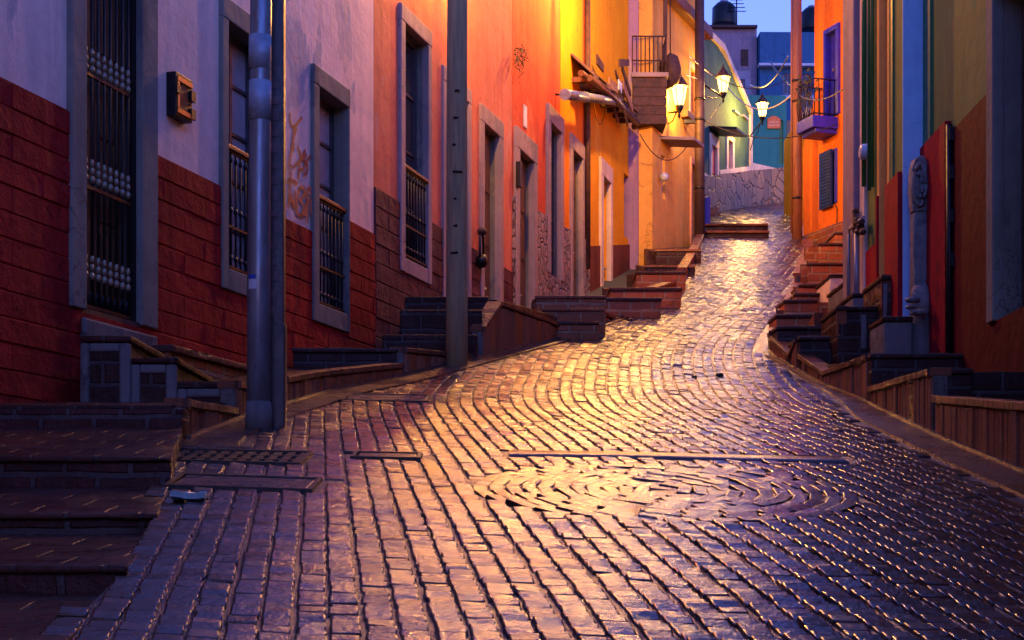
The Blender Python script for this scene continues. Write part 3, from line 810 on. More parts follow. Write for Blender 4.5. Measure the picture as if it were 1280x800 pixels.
# ---- house 3: red orange with stone cladding
H3 = house('terraced_house', 'red orange house with cracked stone cladding below and three tall pale framed openings', FL, T(640.4), T(735), 3.0)
o_C = (T(646), T(664), 3.0, 6.27, 0.13); o_D = (T(685), T(698.5), 4.66, 7.2, 0.14); o_E = (T(713), T(725), 4.3, 7.13, 0.11)
ops3 = [o_C, o_D, o_E]
wall_mesh(T(640.4), T(735), 1, 10.8, ops3, 0.26).build('wall', [M['red_orange'], M['stone_trim']], H3, FL.M)
dado_mesh(T(640.4), T(735), 1, 5.65, ops3, 0.04, lambda x: 5.55 + 0.05 * (x - T(667))).build('dado', M['stone_clad'], H3, FL.M)
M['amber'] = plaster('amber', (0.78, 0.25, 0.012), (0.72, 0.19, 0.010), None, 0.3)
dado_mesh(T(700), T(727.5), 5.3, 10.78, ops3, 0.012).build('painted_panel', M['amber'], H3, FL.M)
for o, w in ((o_C, 0.24), (o_D, 0.2), (o_E, 0.18)):
    surround(H3, FL, o, w * 0.8, w * 0.8, w + 0.08, M['pink_trim'], 0.06)
door(H3, FL, o_C, M['door_wood'], 0.11, 2, 4); door(H3, FL, o_E, M['door_wood'], 0.09, 2, 4)
window(H3, FL, o_D, M['dark_pane'], M['window_paint'], 2, 5, 0.11)
mb = MB(); tp = T(730.5); mb.tube([(tp, -0.06, 5.2), (tp, -0.06, 10.7)], 0.055, 8); mb.build('drainpipe', M['rust'], H3, FL.M)
mb = MB(); a, b = FL.tz(654, 158), FL.tz(657.5, 134); mb.box(a[0], b[0], -0.02, 0.004, a[1], b[1]); mb.build('plaque', M['plastic_white'], H3, FL.M, bevel=0.005)
mb = MB(); a, b = FL.tz(638.8, 232), FL.tz(643.5, 200); mb.box(T(641), b[0], -0.12, -0.045, a[1], b[1] - .05); mb.build('meter_box', M['iron'], H3, FL.M, bevel=0.01)
# metal rain spout crossing the house fronts
sp = thing('rain_spout', 'grey metal rain spout tube sticking out over the yellow and red house fronts', 'rain spout', FL.W(T(727), 0, FL.z(727, 118)), FL.rz)
pa, pb = P(772, 127, 27.0), FL.W(T(726), 0.05, FL.z(726, 110)); pa = P(706, 118, 26.6)
mb = MB(); p2 = P(772, 127, 30.6); mid = pa.lerp(p2, 0.35)
mb.tube([pa, mid], 0.085, 12); mb.tube([mid, p2], 0.08, 12); mb.build('spout', M['steel'], sp)
mb = MB(); mb.tube([pa - (mid - pa) * 0.01, pa + (mid - pa) * 0.03], 0.095, 12); mb.build('collar', M['steel_band'], sp)
mb = MB(); mb.tube([mid - (mid - pa) * 0.02, mid + (mid - pa) * 0.02], 0.095, 12); mb.build('collar', M['steel_band'], sp)
mb = MB()
for q in (0.15, 0.9):
    pp = pa.lerp(p2, q); loc = FL.M.inverted() @ pp
    mb.tube([(loc.x, loc.y, loc.z), (loc.x, 0.03, loc.z + 0.05)], 0.018, 6)
mb.build('bracket', M['iron'], sp, FL.M)

# ---- house 4: yellow, brown dado, broken eaves
H4 = house('terraced_house', 'bright yellow house with brown lower wall and ragged rusty eaves', FL, T(735.4), T(797), 4.0)
o_F = (T(752), T(761), 4.5, 7.24, 0.2); o_G = (T(780), T(786.5), 6.5, 7.8, 0.2)
wall_mesh(T(735.4), T(797), 2, 12.2, [o_F, o_G], 0.2).build('wall', [M['yellow'], M['yellow']], H4, FL.M)
dado_mesh(T(735.4), T(797), 2, 6.0, [o_F], 0.03, lambda x: 5.7 + (6.47 - 5.7) * (x - T(737)) / (T(790) - T(737))).build('dado', M['brown_dado'], H4, FL.M)
surround(H4, FL, o_F, 0.24, 0.17, 0.32, M['warm_white'], 0.05)
door(H4, FL, o_F, M['brown_wood'], 0.12, 1, 3)
window(H4, FL, o_G, M['dark_pane'], M['brown_wood'], 1, 2, 0.15)
mb = MB(); mb.box(T(788.5), T(796.5), -0.10, 0.05, 3, 12.3); mb.build('corner_pilaster', M['pink_plaster'], H4, FL.M, bevel=0.03)
# ragged rusty eaves: sheets, beams and broken boards
ev = thing('broken_awning', 'ragged rusty tin awning with hanging boards on the yellow house', 'awning', FL.W(T(765), 0, 9.3), FL.rz)
rn = random.Random(3)
PR = 0.36
te = lambda x: FL.t(x, PR)
zE0, zE1 = FL.z(742, 104, PR), FL.z(796, 152, PR)
ZE = lambda t: zE0 + (zE1 - zE0) * (t - te(742)) / (te(796) - te(742))
t0, t1, n = te(737), te(797), 24
cor, fas = MB(), MB()
for k in range(n):
    xa, xb = t0 + (t1 - t0) * k / n, t0 + (t1 - t0) * (k + 1) / n
    h = 0.04 if k % 2 else 0.0; e = rn.uniform(-0.10, 0.05)
    za, zb = ZE(xa) + 0.1, ZE(xb) + 0.1
    cor.hexa([(xa, -PR + e, za + h - .02), (xb, -PR + e, zb + .04 - h - .02), (xb, 0.02, zb + .44 - h), (xa, 0.02, za + .40 + h)],
             [(xa, -PR + e, za + h), (xb, -PR + e, zb + .04 - h), (xb, 0.02, zb + .46 - h), (xa, 0.02, za + .42 + h)])
cor.build('tin_sheet', M['rust'], ev, FL.M)
mb = MB()
for k in range(8):
    t_ = t0 + 0.1 + (t1 - t0 - 0.2) * k / 7.0
    mb.box(t_, t_ + 0.08, -PR + 0.03, 0.02, ZE(t_) + 0.0, ZE(t_) + 0.09)
mb.tube([(t0, -PR, ZE(t0) + 0.03), (te(766), -PR - 0.03, ZE(te(766)) + 0.02), (t1, -PR, ZE(t1) - 0.02)], 0.06, 8)
mb.tube([(te(733), -PR + .1, ZE(t0) + 0.05), (te(760), -PR - 0.02, ZE(te(742)) + 0.12)], 0.06, 8)
mb.build('beam', M['door_wood'], ev, FL.M)
for k in range(13):
    t_ = rn.uniform(te(748), te(786)); z_ = ZE(t_) + rn.uniform(0.15, 0.75); w_ = rn.uniform(0.06, 0.2); L = rn.uniform(0.4, 0.9)
    ang = rn.uniform(-1.2, 0.5); dx, dz = math.cos(ang) * L * .8, math.sin(ang) * L; yy = -rn.uniform(0.15, 0.42)
    mb = MB()
    mb.hexa([(t_, yy, z_), (t_ + dx, yy - 0.05, z_ + dz), (t_ + dx, yy - 0.02, z_ + dz), (t_, yy + .03, z_)],
            [(t_, yy, z_ + w_), (t_ + dx, yy - 0.05, z_ + dz + w_ * .8), (t_ + dx, yy - 0.02, z_ + dz + w_ * .8), (t_, yy + .03, z_ + w_)])
    mb.build('loose_board', M['rust' if k % 3 else 'brown_wood'], ev, FL.M)
mb = MB(); mb.box(te(771), te(775), -0.40, -0.38, FL.z(773, 113, .38), FL.z(773, 100, .38)); mb.build('pale_scrap', M['plastic_white'], ev, FL.M)

# ---- house 5 (narrow lilac) and house 6 (cream)
F6 = Fac((Xp(812, 33.0), 33.0), (0.43, 1.0)); T6 = F6.t
F5 = Fac((Xp(797, 33.2), 33.2), (0.36, 1.0)); T5 = F5.t
H5 = house('terraced_house', 'narrow lilac house front between the yellow house and the cream house', F5, T5(797.5), T5(815), 5.5)
o5 = (T5(802.5), T5(808.5), 5.6, 8.4, 0.15)
wall_mesh(T5(797.5), T5(815), 3, 12.3, [o5], 0.15, 4).build('wall', [M['lilac'], M['mauve']], H5, F5.M)
surround(H5, F5, o5, 0.1, 0.16, 0.15, M['mauve'], 0.05); door(H5, F5, o5, M['mauve'], 0.12, 1, 3)
mb = MB(); mb.tube([(T5(799.5), -0.07, 5.4), (T5(799.5), -0.07, 12)], 0.05, 8); mb.tube([(T5(809.8), -0.07, 5.6), (T5(809.8), -0.07, 9.5)], 0.03, 8); mb.build('drainpipe', M['red_dado'], H5, F5.M)
mb = MB(); mb.blob((T5(810.5), -0.14, F5.z(810.5, 227)), 0.10, 2, 0, (1, 1, 1), 10, 7, 0.05); mb.build('wall_lamp_globe', M['plastic_white'], H5, F5.M)

H6 = house('terraced_house', 'cream yellow house with small flat window canopy below the first lantern', F6, T6(815.5), T6(880), 6.0)
o6 = (T6(826.5), T6(831.5), F6.z(828, 248), F6.z(828, 194), 0.15); o6d = (T6(863.5), T6(871), 6.4, F6.z(864, 205), 0.2)
o6a = (T6(862), T6(870.5), F6.z(863, 150), F6.z(863, 84), 0.12)
wall_mesh(T6(815.5), T6(880), 3, 13.0, [o6, o6d, o6a], 0.15, 5).build('wall', [M['cream'], M['cream']], H6, F6.M)
window(H6, F6, o6, M['dark_pane'], M['warm_white'], 1, 2, 0.1)
door(H6, F6, o6d, M['door_wood'], 0.15, 1, 3)
mb = MB(); mb.box(o6a[0], o6a[1], 0.10, 0.14, o6a[2], o6a[3]); mb.build('niche_panel', M['pink_plaster'], H6, F6.M)
surround(H6, F6, o6a, 0.07, 0.07, 0.1, M['warm_white'], 0.03); surround(H6, F6, o6d, 0.08, 0.08, 0.14, M['pink_plaster'], 0.04)
mb = MB(); a = F6.z(828, 176); mb.hexa([(T6(825), -0.75, a - .1), (T6(838), -0.75, a - .1), (T6(838), 0.02, a), (T6(825), 0.02, a)], [(T6(825), -0.75, a - .03), (T6(838), -0.75, a - .03), (T6(838), 0.02, a + .07), (T6(825), 0.02, a + .07)])
mb.build('canopy', M['pink_trim'], H6, F6.M, bevel=0.01)
mb = MB(); zc = F6.z(850, 160)
mb.box(T6(851), T6(861), -0.16, 0.02, zc + 0.25, zc + 0.42); mb.build('ledge', M['brown_wood'], H6, F6.M, bevel=0.02)
mb = MB(); mb.box(T6(815.6), T6(880), -0.22, 0.02, 11.7, 11.95); mb.build('cornice', M['brown_wood'], H6, F6.M, bevel=0.03)
mb = MB(); mb.blob((T6(823.5), -0.12, F6.z(823.5, 222)), 0.095, 4, 0, (1, 1, 1), 10, 7, 0.05); mb.build('meter_globe', M['meter_glass'], H6, F6.M)

# wooden box balcony of the lilac house
bd = 33.0; bx0, bx1 = Xp(790.5, bd), Xp(833, bd); bz0, bz1 = Zp(155, bd), Zp(97, bd)
BL = thing('box_balcony', 'brown boarded balcony with cluttered rusty railing left of the first lantern', 'balcony', (bx0, bd + 0.6, bz0))
mb = MB()
mb.box(bx0, bx1, bd, bd + 0.05, bz0, bz1); mb.box(bx1 - 0.05, bx1, bd + 0.05, bd + 1.5, bz0, bz1); mb.box(bx0, bx1 - 0.05, bd + 0.05, bd + 1.5, bz0, bz0 + 0.06)
for k in range(5): mb.box(bx0 + 0.01, bx1 + 0.012, bd - 0.012 - .001 * k, bd + 0.002, bz0 + 0.19 * k, bz0 + 0.19 * k + 0.165)
mb.build('parapet', M['rust'], BL, bevel=0.006)
mb = MB(); mb.box(bx0 - .02, bx1 + 0.04, bd - 0.05, bd + 0.06, bz1 + 0.006, bz1 + 0.10); mb.box(bx1 - 0.04, bx1 + 0.04, bd + 0.06, bd + 1.5, bz1 + 0.006, bz1 + 0.1); mb.build('coping', M['pink_trim'], BL, bevel=0.01)
mb = MB()
for k in range(9):
    x = bx0 + (bx1 - bx0) * k / 8; mb.tube([(x, bd, bz1 + 0.1), (x, bd, bz1 + 0.85)], 0.012, 5)
for k in range(1, 7): mb.tube([(bx1, bd + 0.24 * k, bz1 + 0.1), (bx1, bd + 0.24 * k, bz1 + 0.85)], 0.012, 5)
for zz in (0.35, 0.85):
    mb.tube([(bx0, bd, bz1 + zz), (bx1, bd, bz1 + zz), (bx1, bd + 1.5, bz1 + zz)], 0.018, 5)
mb.build('railing', M['rust'], BL)
mb = MB(); mb.box(bx0, bx1 + 0.12, bd - 0.1, bd + 1.6, bz1 + 2.2, bz1 + 2.3); mb.box(bx1 - 0.06, bx1 + 0.02, bd, bd + 0.08, bz1 + 0.86, bz1 + 2.2); mb.build('roof', M['rust'], BL)
mb = MB(); rn = random.Random(8)
for k in range(3):
    mb2 = MB(); cx = bx0 + 0.15 + 0.2 * k
    mb2.lathe([(0.06, 0), (0.10, 0.2), (0.11, 0.22)], (cx, bd + 0.4 + 0.2 * k, bz1 + 0.02), 10)
    for q in range(26):
        a = rn.uniform(0, 6.3); L = rn.uniform(0.15, 0.4); b0 = Vector((cx, bd + 0.4 + 0.2 * k, bz1 + 0.24)); tp_ = b0 + Vector((math.cos(a) * L * .5, math.sin(a) * L * .5, L))
        s_ = Vector((-math.sin(a), math.cos(a), 0)) * 0.03
        mb2.poly([b0, b0.lerp(tp_, .5) + s_, tp_, b0.lerp(tp_, .5) - s_], 1)
    o = mb2.build('potted_plant', [M['terracotta'], M['leaf']])
    tag(o, ['dark potted plant on the brown balcony nearest the yellow house', 'dark potted plant in the middle of the brown balcony', 'dark potted plant on the brown balcony nearest the lantern'][k], 'potted plant', 'potted plants on the balcony')
# hanging planter under the roof edge
hp = P(838, 90, 33.6)
HP = thing('hanging_planter', 'dark hanging planter between the brown balcony and the first lantern', 'planter', hp - Vector((0, 0, 0.3)))
mb = MB(); mb.blob(hp, 0.24, 6, 0, (0.95, 0.95, 1.5), 12, 9, 0.25); mb.build('basket', M['rust'], HP)
mb = MB(); mb.tube([hp + Vector((0, 0, 0.3)), hp + Vector((0, 0.1, 2.4))], 0.012, 5); mb.build('chain', M['iron'], HP)

# ---- house 7 (grey green), retaining wall, house 8 (teal), far buildings
F7 = Fac((Xp(880, 44.0), 44.0), (0.45, 1.0)); T7 = F7.t
H7 = house('terraced_house', 'grey green house with white sloping parapet beside the far stone wall', F7, T7(858), T7(938), 10.0)
o7 = (T7(888.5), T7(895), F7.z(889, 248), F7.z(889, 181), 0.15); o7w = (T7(909), T7(914.5), F7.z(910, 216), F7.z(910, 175), 0.12)
zt7 = lambda x: 14.3 - 1.15 * max(0.0, min(1.0, (x - T7(903)) / (T7(938) - T7(903)))) if x > T7(903) - 0.01 else 14.3
wm = wall_mesh(T7(858), T7(938), 7, 14.3, [o7, o7w], 0.15, 6, zt7); wm.build('wall', [M['grey_green'], M['warm_white']], H7, F7.M)
surround(H7, F7, o7, 0.12, 0.16, 0.3, M['warm_white'], 0.05); surround(H7, F7, o7w, 0.16, 0.16, 0.16, M['warm_white'], 0.05, 0.1)
d7 = door(H7, F7, o7, M['mauve'], 0.1, 1, 3)
mb = MB(); mb.box(o7[0] + 0.02, o7[1] - 0.02, 0.02, 0.06, o7[3] - 0.75, o7[3] - 0.03); mb.build('cloth_blind', M['red_cloth'], d7, F7.M)
window(H7, F7, o7w, M['brown_wood'], M['brown_wood'], 2, 3, 0.1)
mb = MB(); zc = o7[3] + 0.42
mb.hexa([(T7(886), -0.8, zc - .12), (T7(899), -0.8, zc - .12), (T7(899), 0.02, zc), (T7(886), 0.02, zc)], [(T7(886), -0.8, zc - .06), (T7(899), -0.8, zc - .06), (T7(899), 0.02, zc + .06), (T7(886), 0.02, zc + .06)])
mb.build('door_canopy', M['iron'], H7, F7.M)
mb = MB(); xs = [T7(903), T7(911), T7(920), T7(929), T7(938)]
for a, b in zip(xs[:-1], xs[1:]):
    mb.hexa([(a, -0.08, zt7(a) - .02), (b, -0.08, zt7(b) - .02), (b, 0.25, zt7(b) - .02), (a, 0.25, zt7(a) - .02)], [(a, -0.08, zt7(a) + .16), (b, -0.08, zt7(b) + .16), (b, 0.25, zt7(b) + .16), (a, 0.25, zt7(a) + .16)])
mb.box(T7(858), T7(903), -0.08, 0.25, 14.28, 14.46)
mb.box(T7(936.2), T7(938) + .05, -0.06, 0.2, 8, zt7(T7(938)))
mb.build('parapet_coping', M['warm_white'], H7, F7.M)
mb = MB(); mb.box(T7(858), o7[0] - .13, -0.07, 0.02, 10.15, 10.40); 
a, b = o7[1] + .17, T7(936)
mb.hexa([(a, -.07, F7.z(900, 220)), (b, -.07, F7.z(936, 214)), (b, .02, F7.z(936, 214)), (a, .02, F7.z(900, 220))], [(a, -.07, F7.z(900, 215)), (b, -.07, F7.z(936, 208)), (b, .02, F7.z(936, 208)), (a, .02, F7.z(900, 215))])
mb.build('base_band', M['warm_white'], H7, F7.M)
mb = MB()
for xx, yy in ((918, 141), (929, 147)):
    mb.box(T7(xx - 3), T7(xx + 3), -0.10, 0.02, F7.z(xx, yy) - .03, F7.z(xx, yy) + .03)
mb.build('vent_pipe', M['pipe_grey'], H7, F7.M)

F8 = Fac((Xp(937, 52.0), 52.0), (1.0, 0.06)); T8 = F8.t
H8 = house('teal_house', 'square teal house facing down the street at its top end', F8, T8(934), T8(983), 11.0)
o8 = (T8(974), T8(979), F8.z(976, 205), F8.z(976, 150), 0.1)
wall_mesh(T8(932), T8(983), 9, F8.z(950, 119), [o8], 0.1, 6).build('wall', [M['teal'], M['teal']], H8, F8.M)
mb = MB(); mb.box(o8[0], o8[1], 0.06, 0.1, o8[2], o8[3]); mb.build('door', M['dark_green'], H8, F8.M)
# pale outcrop building strip right of the teal house
mb = MB(); mb.box(T8(983.5), T8(1003), 0.05, 4, 9, F8.z(990, 150)); o = mb.build('side_building', M['concrete'], None, F8.M)
tag(o, 'low grey side building squeezed between the teal house and the rust brown pole', 'building')
SG = thing('hanging_sign', 'small orange sign with pale lettering on the teal house', 'sign', F8.W(T8(966.5), -0.05, F8.z(966, 161)), F8.rz)
mb = MB(); x0, x1, za, zb = T8(959), T8(975), F8.z(966, 161), F8.z(966, 149)
mb.poly([(x0, -0.06, za), (x1, -0.06, za), (x1, -0.06, zb), ((x0 + x1) / 2 + .06, -0.06, zb + 0.09), ((x0 + x1) / 2 - .06, -0.06, zb + 0.09), (x0, -0.06, zb)])
mb.box(x0, x1, -0.058, -0.01, za, zb); mb.build('board', M['sign_orange'], SG, F8.M)
mb = MB()
for zf_, n_ in ((0.62, 7), (0.28, 9)):
    zz = za + (zb - za) * zf_
    for k in range(n_):
        xx = x0 + 0.04 + (x1 - x0 - 0.08) * k / n_; w = (x1 - x0 - 0.08) / n_ * 0.62
        mb.box(xx, xx + w, -0.066, -0.0605, zz - 0.012, zz + 0.012)
        mb.box(xx, xx + 0.012, -0.0665, -0.0605, zz + 0.0125, zz + (0.05 if k % 2 else 0.035))
mb.build('lettering', M['sign_cream'], SG, F8.M)

# far stone retaining wall, with pale ramp behind
SW = thing('stone_retaining_wall', 'rough stone wall across the top of the street below the teal house', 'wall', (6.5, 48, 10.6))
mb = MB()
pts = [(857, 44.0, 218, 262), (880, 44.6, 220, 262), (893, 45.2, 219, 258), (906, 46.2, 217.5, 254), (918, 47.2, 216, 252), (938, 49.0, 213, 250), (965, 50, 211, 249), (992, 50.6, 207.5, 247), (1012, 51, 205, 246)]
pts = [(x, (29040 / (1540 - x) - 0.75) if x <= 938 else d - 0.75, yt, yb) for x, d, yt, yb in pts]
for (a, b) in zip(pts[:-1], pts[1:]):
    lo, hi = [], []
    for (x, d, yt, yb) in (a, b):
        lo.append((Xp(x, d), d - 0.02, Zp(yb, d) - 0.6)); hi.append((Xp(x, d), d, Zp(yt, d)))
    mb.hexa([lo[0], lo[1], (lo[1][0], lo[1][1] + .4, lo[1][2]), (lo[0][0], lo[0][1] + .4, lo[0][2])],
            [hi[0], hi[1], (hi[1][0], hi[1][1] + .4, hi[1][2]), (hi[0][0], hi[0][1] + .4, hi[0][2])])
mb.build('masonry', M['stone_wall'], SW)
mb = MB(); d = 51.0
mb.hexa([(Xp(939, d), d, 11), (Xp(978, d), d, 11), (Xp(978, d), d + .3, 11), (Xp(939, d), d + .3, 11)], [(Xp(939, d), d, Zp(203, d)), (Xp(978, d), d, Zp(212, d)), (Xp(978, d), d + .3, Zp(212, d)), (Xp(939, d), d + .3, Zp(203, d))])
tag(mb.build('ramp_parapet', M['warm_white']), 'white sloping ramp parapet behind the far stone wall', 'parapet')

# blue building and pale ones beyond
F9 = Fac((Xp(950, 66), 66.0), (1.0, 0.02)); T9 = F9.t
H9 = house('blue_building', 'blue building with white fascia rising behind the teal house', F9, T9(950), T9(1030), 12)
o9 = (T9(979), T9(990), F9.z(985, 118), F9.z(985, 92), 0.15); o9b = (T9(1003), T9(1012), F9.z(985, 118), F9.z(985, 92), 0.15)
wall_mesh(T9(950), T9(1045), 10, F9.z(985, 40), [o9, o9b], 0.15, 8).build('wall', [M['sky_blue_paint'], M['mauve']], H9, F9.M)
for o in (o9, o9b): window(H9, F9, o, M['dark_pane'], M['mauve'], 2, 2, 0.1)
mb = MB(); mb.box(T9(947), T9(1047), -0.35, 0.02, F9.z(985, 85), F9.z(985, 82)); mb.box(T9(975), T9(1047), -0.1, 0.02, F9.z(985, 124), F9.z(985, 120)); mb.build('fascia', M['plastic_white'], H9, F9.M)
F10 = Fac((Xp(880, 60), 60.0), (1.0, 0.05)); T10 = F10.t
H10 = house('pale_building', 'pale lavender building with dark window behind the grey green house', F10, T10(880), T10(940), 12)
o10 = (T10(912), T10(920), F10.z(915, 123), F10.z(915, 100), 0.15); o10b = (T10(924), T10(931), F10.z(915, 126), F10.z(915, 99), 0.15)
wall_mesh(T10(872), T10(938), 10, F10.z(915, 88), [o10, o10b], 0.15, 5).build('wall', [plaster('lavender', (0.28, 0.28, 0.36), None, None, 0.4), M['mauve']], H10, F10.M)
window(H10, F10, o10, M['dark_pane'], M['mauve'], 1, 2, 0.1); window(H10, F10, o10b, M['dark_pane'], M['mauve'], 1, 2, 0.1)
F11 = Fac((Xp(872, 64), 66.5), (1.0, 0.0)); T11 = F11.t
H11 = house('mauve_building', 'dull mauve upper building behind the pale lavender one', F11, T11(872), T11(940), 12)
o11 = (T11(893), T11(902), F11.z(900, 80), F11.z(900, 64), 0.15)
wall_mesh(T11(862), T11(946), 10, F11.z(900, 34), [o11], 0.15, 5).build('wall', [M['mauve'], M['mauve']], H11, F11.M)
window(H11, F11, o11, M['dark_pane'], M['rust'], 2, 1, 0.1)
for k, xx in enumerate((868, 926)):
    ox = (T11(xx), T11(xx + 9), F11.z(900, 82), F11.z(900, 62), 0.1); mb = MB(); mb.box(ox[0], ox[1], -0.04, 0.02, ox[2], ox[3]); mb.build('shutter', M['rust'], H11, F11.M)
mb = MB(); a = F11.W(T11(925), 1, F11.z(900, 34)); mb.tube([a, a + Vector((0, 0, 1.6))], 0.03, 5)
for q in range(4): mb.tube([a + Vector((-.4 + .05 * q, 0, 1.0 + .16 * q)), a + Vector((.4 - .05 * q, 0, 1.0 + .16 * q))], 0.02, 4)
mb.build('aerial', M['iron'], H11)
mb = MB(); mb.box(T11(862), T11(946), -0.2, 0.03, F11.z(900, 36), F11.z(900, 33)); mb.build('roof_edge', M['rust'], H11, F11.M)

for k, (xx, yy, dd) in enumerate(((905, 33.5, 68.0), (1015, 40, 68.5))):
    c = P(xx, yy, dd); WT = thing('water_tank', ['black rooftop water tank on the dull mauve building', 'black rooftop water tank on the blue building'][k], 'water tank', c, 0, 'rooftop water tanks')
    mb = MB(); mb.lathe([(0.5, 0), (0.52, 0.1), (0.5, 0.8), (0.3, 1.0), (0.16, 1.02)], c, 16); mb.build('tank', M['iron'], WT)
    mb = MB(); mb.lathe([(0.18, 1.02), (0.18, 1.1)], c, 12); mb.build('lid', M['pipe_grey'], WT)

# ------------------------------------------------------------------ right side
# orange house
FO = Fac((Xp(1060, 33.4), 33.4), (0.30, -1.05)); FO = Fac((Xp(1000, 36.4), 36.4), (0.34, -1.0)); TO = FO.t
HO = house('orange_house', 'vivid orange house with violet balcony and dark blue shutter on the right', FO, TO(1001), TO(1075), 6.6)
oS = (TO(1030.5), TO(1044), FO.z(1037, 257), FO.z(1037, 192), 0.12); oB = (TO(1034), TO(1047), FO.z(1040, 147), FO.z(1040, 40), 0.15)
ztO = lambda x: 11.4 if x > TO(1018) else (11.4 if x >= TO(1018) else 9.2)
wall_mesh(TO(1018), TO(1090), 5, 13.2, [oS, oB], 0.12, 5).build('wall', [M['orange'], M['violet']], HO, FO.M)
mb = MB(); t0, t1 = TO(1003), TO(1018)
mb.hexa([(t0, 0.02, 5), (t1, 0.0, 5), (t1, 4, 5), (t0, 4, 5)], [(t0, 0.02, FO.z(1004, 185)), (t1, 0.0, FO.z(1018, 120)), (t1, 4, FO.z(1018, 120)), (t0, 4, FO.z(1004, 185))])
mb.build('side_wall', M['orange'], HO, FO.M)
surround(HO, FO, oS, 0.02, 0.10, 0.05, M['violet'], 0.03); surround(HO, FO, oB, 0.08, 0.12, 0.1, M['violet'], 0.06)
mb = MB(); mb.box(oS[0] - .08, oS[1] - .05, -0.09, -0.035, oS[2] - .05, oS[3] + .05)
for k in range(16):
    zz = oS[2] + (oS[3] - oS[2]) * k / 16; mb.box(oS[0] - .05, oS[1] - .09, -0.105, -0.088, zz, zz + 0.05)
mb.build('shutter', simple('shutter_paint', (0.018, 0.045, 0.15), 0.5), HO, FO.M)
mb = MB(); mb.box(oS[0], oS[1], 0.06, 0.1, oS[2], oS[3]); mb.build('window', M['dark_pane'], HO, FO.M)
dB = door(HO, FO, oB, M['violet'], 0.1, 2, 4)
zb_ = FO.z(1040, 150)
mb = MB(); mb.box(oB[0] - 0.25, oB[1] + 0.02, -0.62, 0.02, zb_ - 0.26, zb_); mb.box(oB[0] - 0.2, oB[1] - .03, -0.52, 0.02, zb_ - 0.36, zb_ - 0.258)
bs = mb.build('balcony', M['violet'], HO, FO.M, bevel=0.015)
mb = MB(); xa, xb = oB[0] - 0.22, oB[1] - 0.02
for k in range(10):
    x = xa + (xb - xa) * k / 9; mb.tube([(x, -0.58, zb_), (x, -0.63, zb_ + 0.35), (x, -0.58, zb_ + 0.8)], 0.012, 5)
for k in range(1, 5):
    for x in (xa, xb): mb.tube([(x, -0.58 + 0.13 * k, zb_), (x, -0.58 + 0.13 * k, zb_ + 0.8)], 0.012, 5)
for zz in (0.05, 0.8): mb.tube([(xa, 0, zb_ + zz), (xa, -0.58, zb_ + zz), (xb, -0.58, zb_ + zz), (xb, 0, zb_ + zz)], 0.018, 5)
mb.build('railing', M['iron'], bs, FO.M)
mb = MB()
for k in range(60):
    x = random.uniform(xa, xb); yy = random.uniform(-0.7, -0.45); zz = zb_ + random.uniform(0.35, 1.0); s_ = random.uniform(0.04, 0.09); a = random.uniform(0, 6.3)
    mb.poly([(x, yy, zz), (x + s_ * math.cos(a), yy + s_ * .4, zz + s_ * .5), (x + s_ * .3, yy, zz + s_ * 1.2 * math.sin(a)), (x - s_ * .6, yy - s_ * .3, zz + .02)])
tag(mb.build('balcony_plant', M['leaf'], None, FO.M), 'dark leafy plant growing over the violet balcony railing', 'plant')
mb = MB(); mb.box(TO(1001), TO(1075), -0.30, 0.03, 5, FO.z(1030, 291)); mb.build('plinth', M['warm_brick'], HO, FO.M, bevel=0.02)
mb = MB(); pv = [FO.W(TO(1045), -0.03, FO.z(1045, 255)), FO.W(TO(1048), -0.03, FO.z(1048, 262)), FO.W(TO(1047), -0.03, FO.z(1047, 290))]; mb.tube(pv, 0.012, 5)
mb.build('conduit', M['rust'], HO)
# yellow wall and lattice beyond the rust brown pole
mb = MB(); mb.box(Xp(996, 42), Xp(1014, 42), 42, 44, 7, Zp(152, 42)); o = mb.build('yellow_outbuilding', M['yellow'])
tag(o, 'small yellow outbuilding seen between the rust brown pole and the orange house', 'building')
LT = thing('lattice_screen', 'cream lattice screen on top of the small yellow outbuilding', 'lattice', (Xp(1005, 42.1), 42.1, Zp(151, 42.1)))
mb = MB(); x0, x1, z0, z1 = Xp(999, 42.1), Xp(1013, 42.1), Zp(151.5, 42.1), Zp(132, 42.1)
for k in range(5):
    x = x0 + (x1 - x0) * k / 4; mb.box(x - .02, x + .02, 42.1, 42.14, z0, z1 - (x1 - x) * .5)
for k in range(4):
    z = z0 + (z1 - z0) * k / 4; mb.box(x0 if k < 3 else (x0 + x1) / 2, x1, 42.09, 42.13, z - .015, z + .03)
mb.build('slats', M['sign_cream'], LT)

# green house (far corner 1130) and near olive house
FA = Fac((3.87, 15.8), (-0.03, -1.0)); TA = FA.t
HA = house('green_house', 'olive green house with pale blue end wall, grey doorway and gas pipes on the right', FA, TA(1062), 0.0, 2.6)
oA = (TA(1102), TA(1112.5), 2.4, 7.4, 0.25)
wall_mesh(TA(1060), 0.0, 0, 8.6, [oA], 0.25, 5).build('wall', [M['olive'], M['cream']], HA, FA.M)
door(HA, FA, oA, simple('grey_door', (0.13, 0.12, 0.15), 0.5), 0.2, 2, 4)
surround(HA, FA, oA, 0.10, 0.10, 0.15, M['cream'], 0.03)
dado_mesh(TA(1100.5) + 0.0, -0.02, 0, 3.76, [oA], 0.055).build('dado', M['red_dado'], HA, FA.M)
mb = MB(); mb.box(TA(1085.5), TA(1100), -0.03, 0.02, 0, 3.3); mb.build('dado', M['red_dado'], HA, FA.M)
mb = MB(); mb.box(0.004, 0.03, -0.015, 0.30, 0, 8.59); mb.build('end_wall', M['pale_blue'], HA, FA.M)
mb = MB(); mb.box(TA(1114.5), TA(1118), -0.02, 0.02, 3.8, 8.5); mb.build('door_trim', M['dark_green'], HA, FA.M)
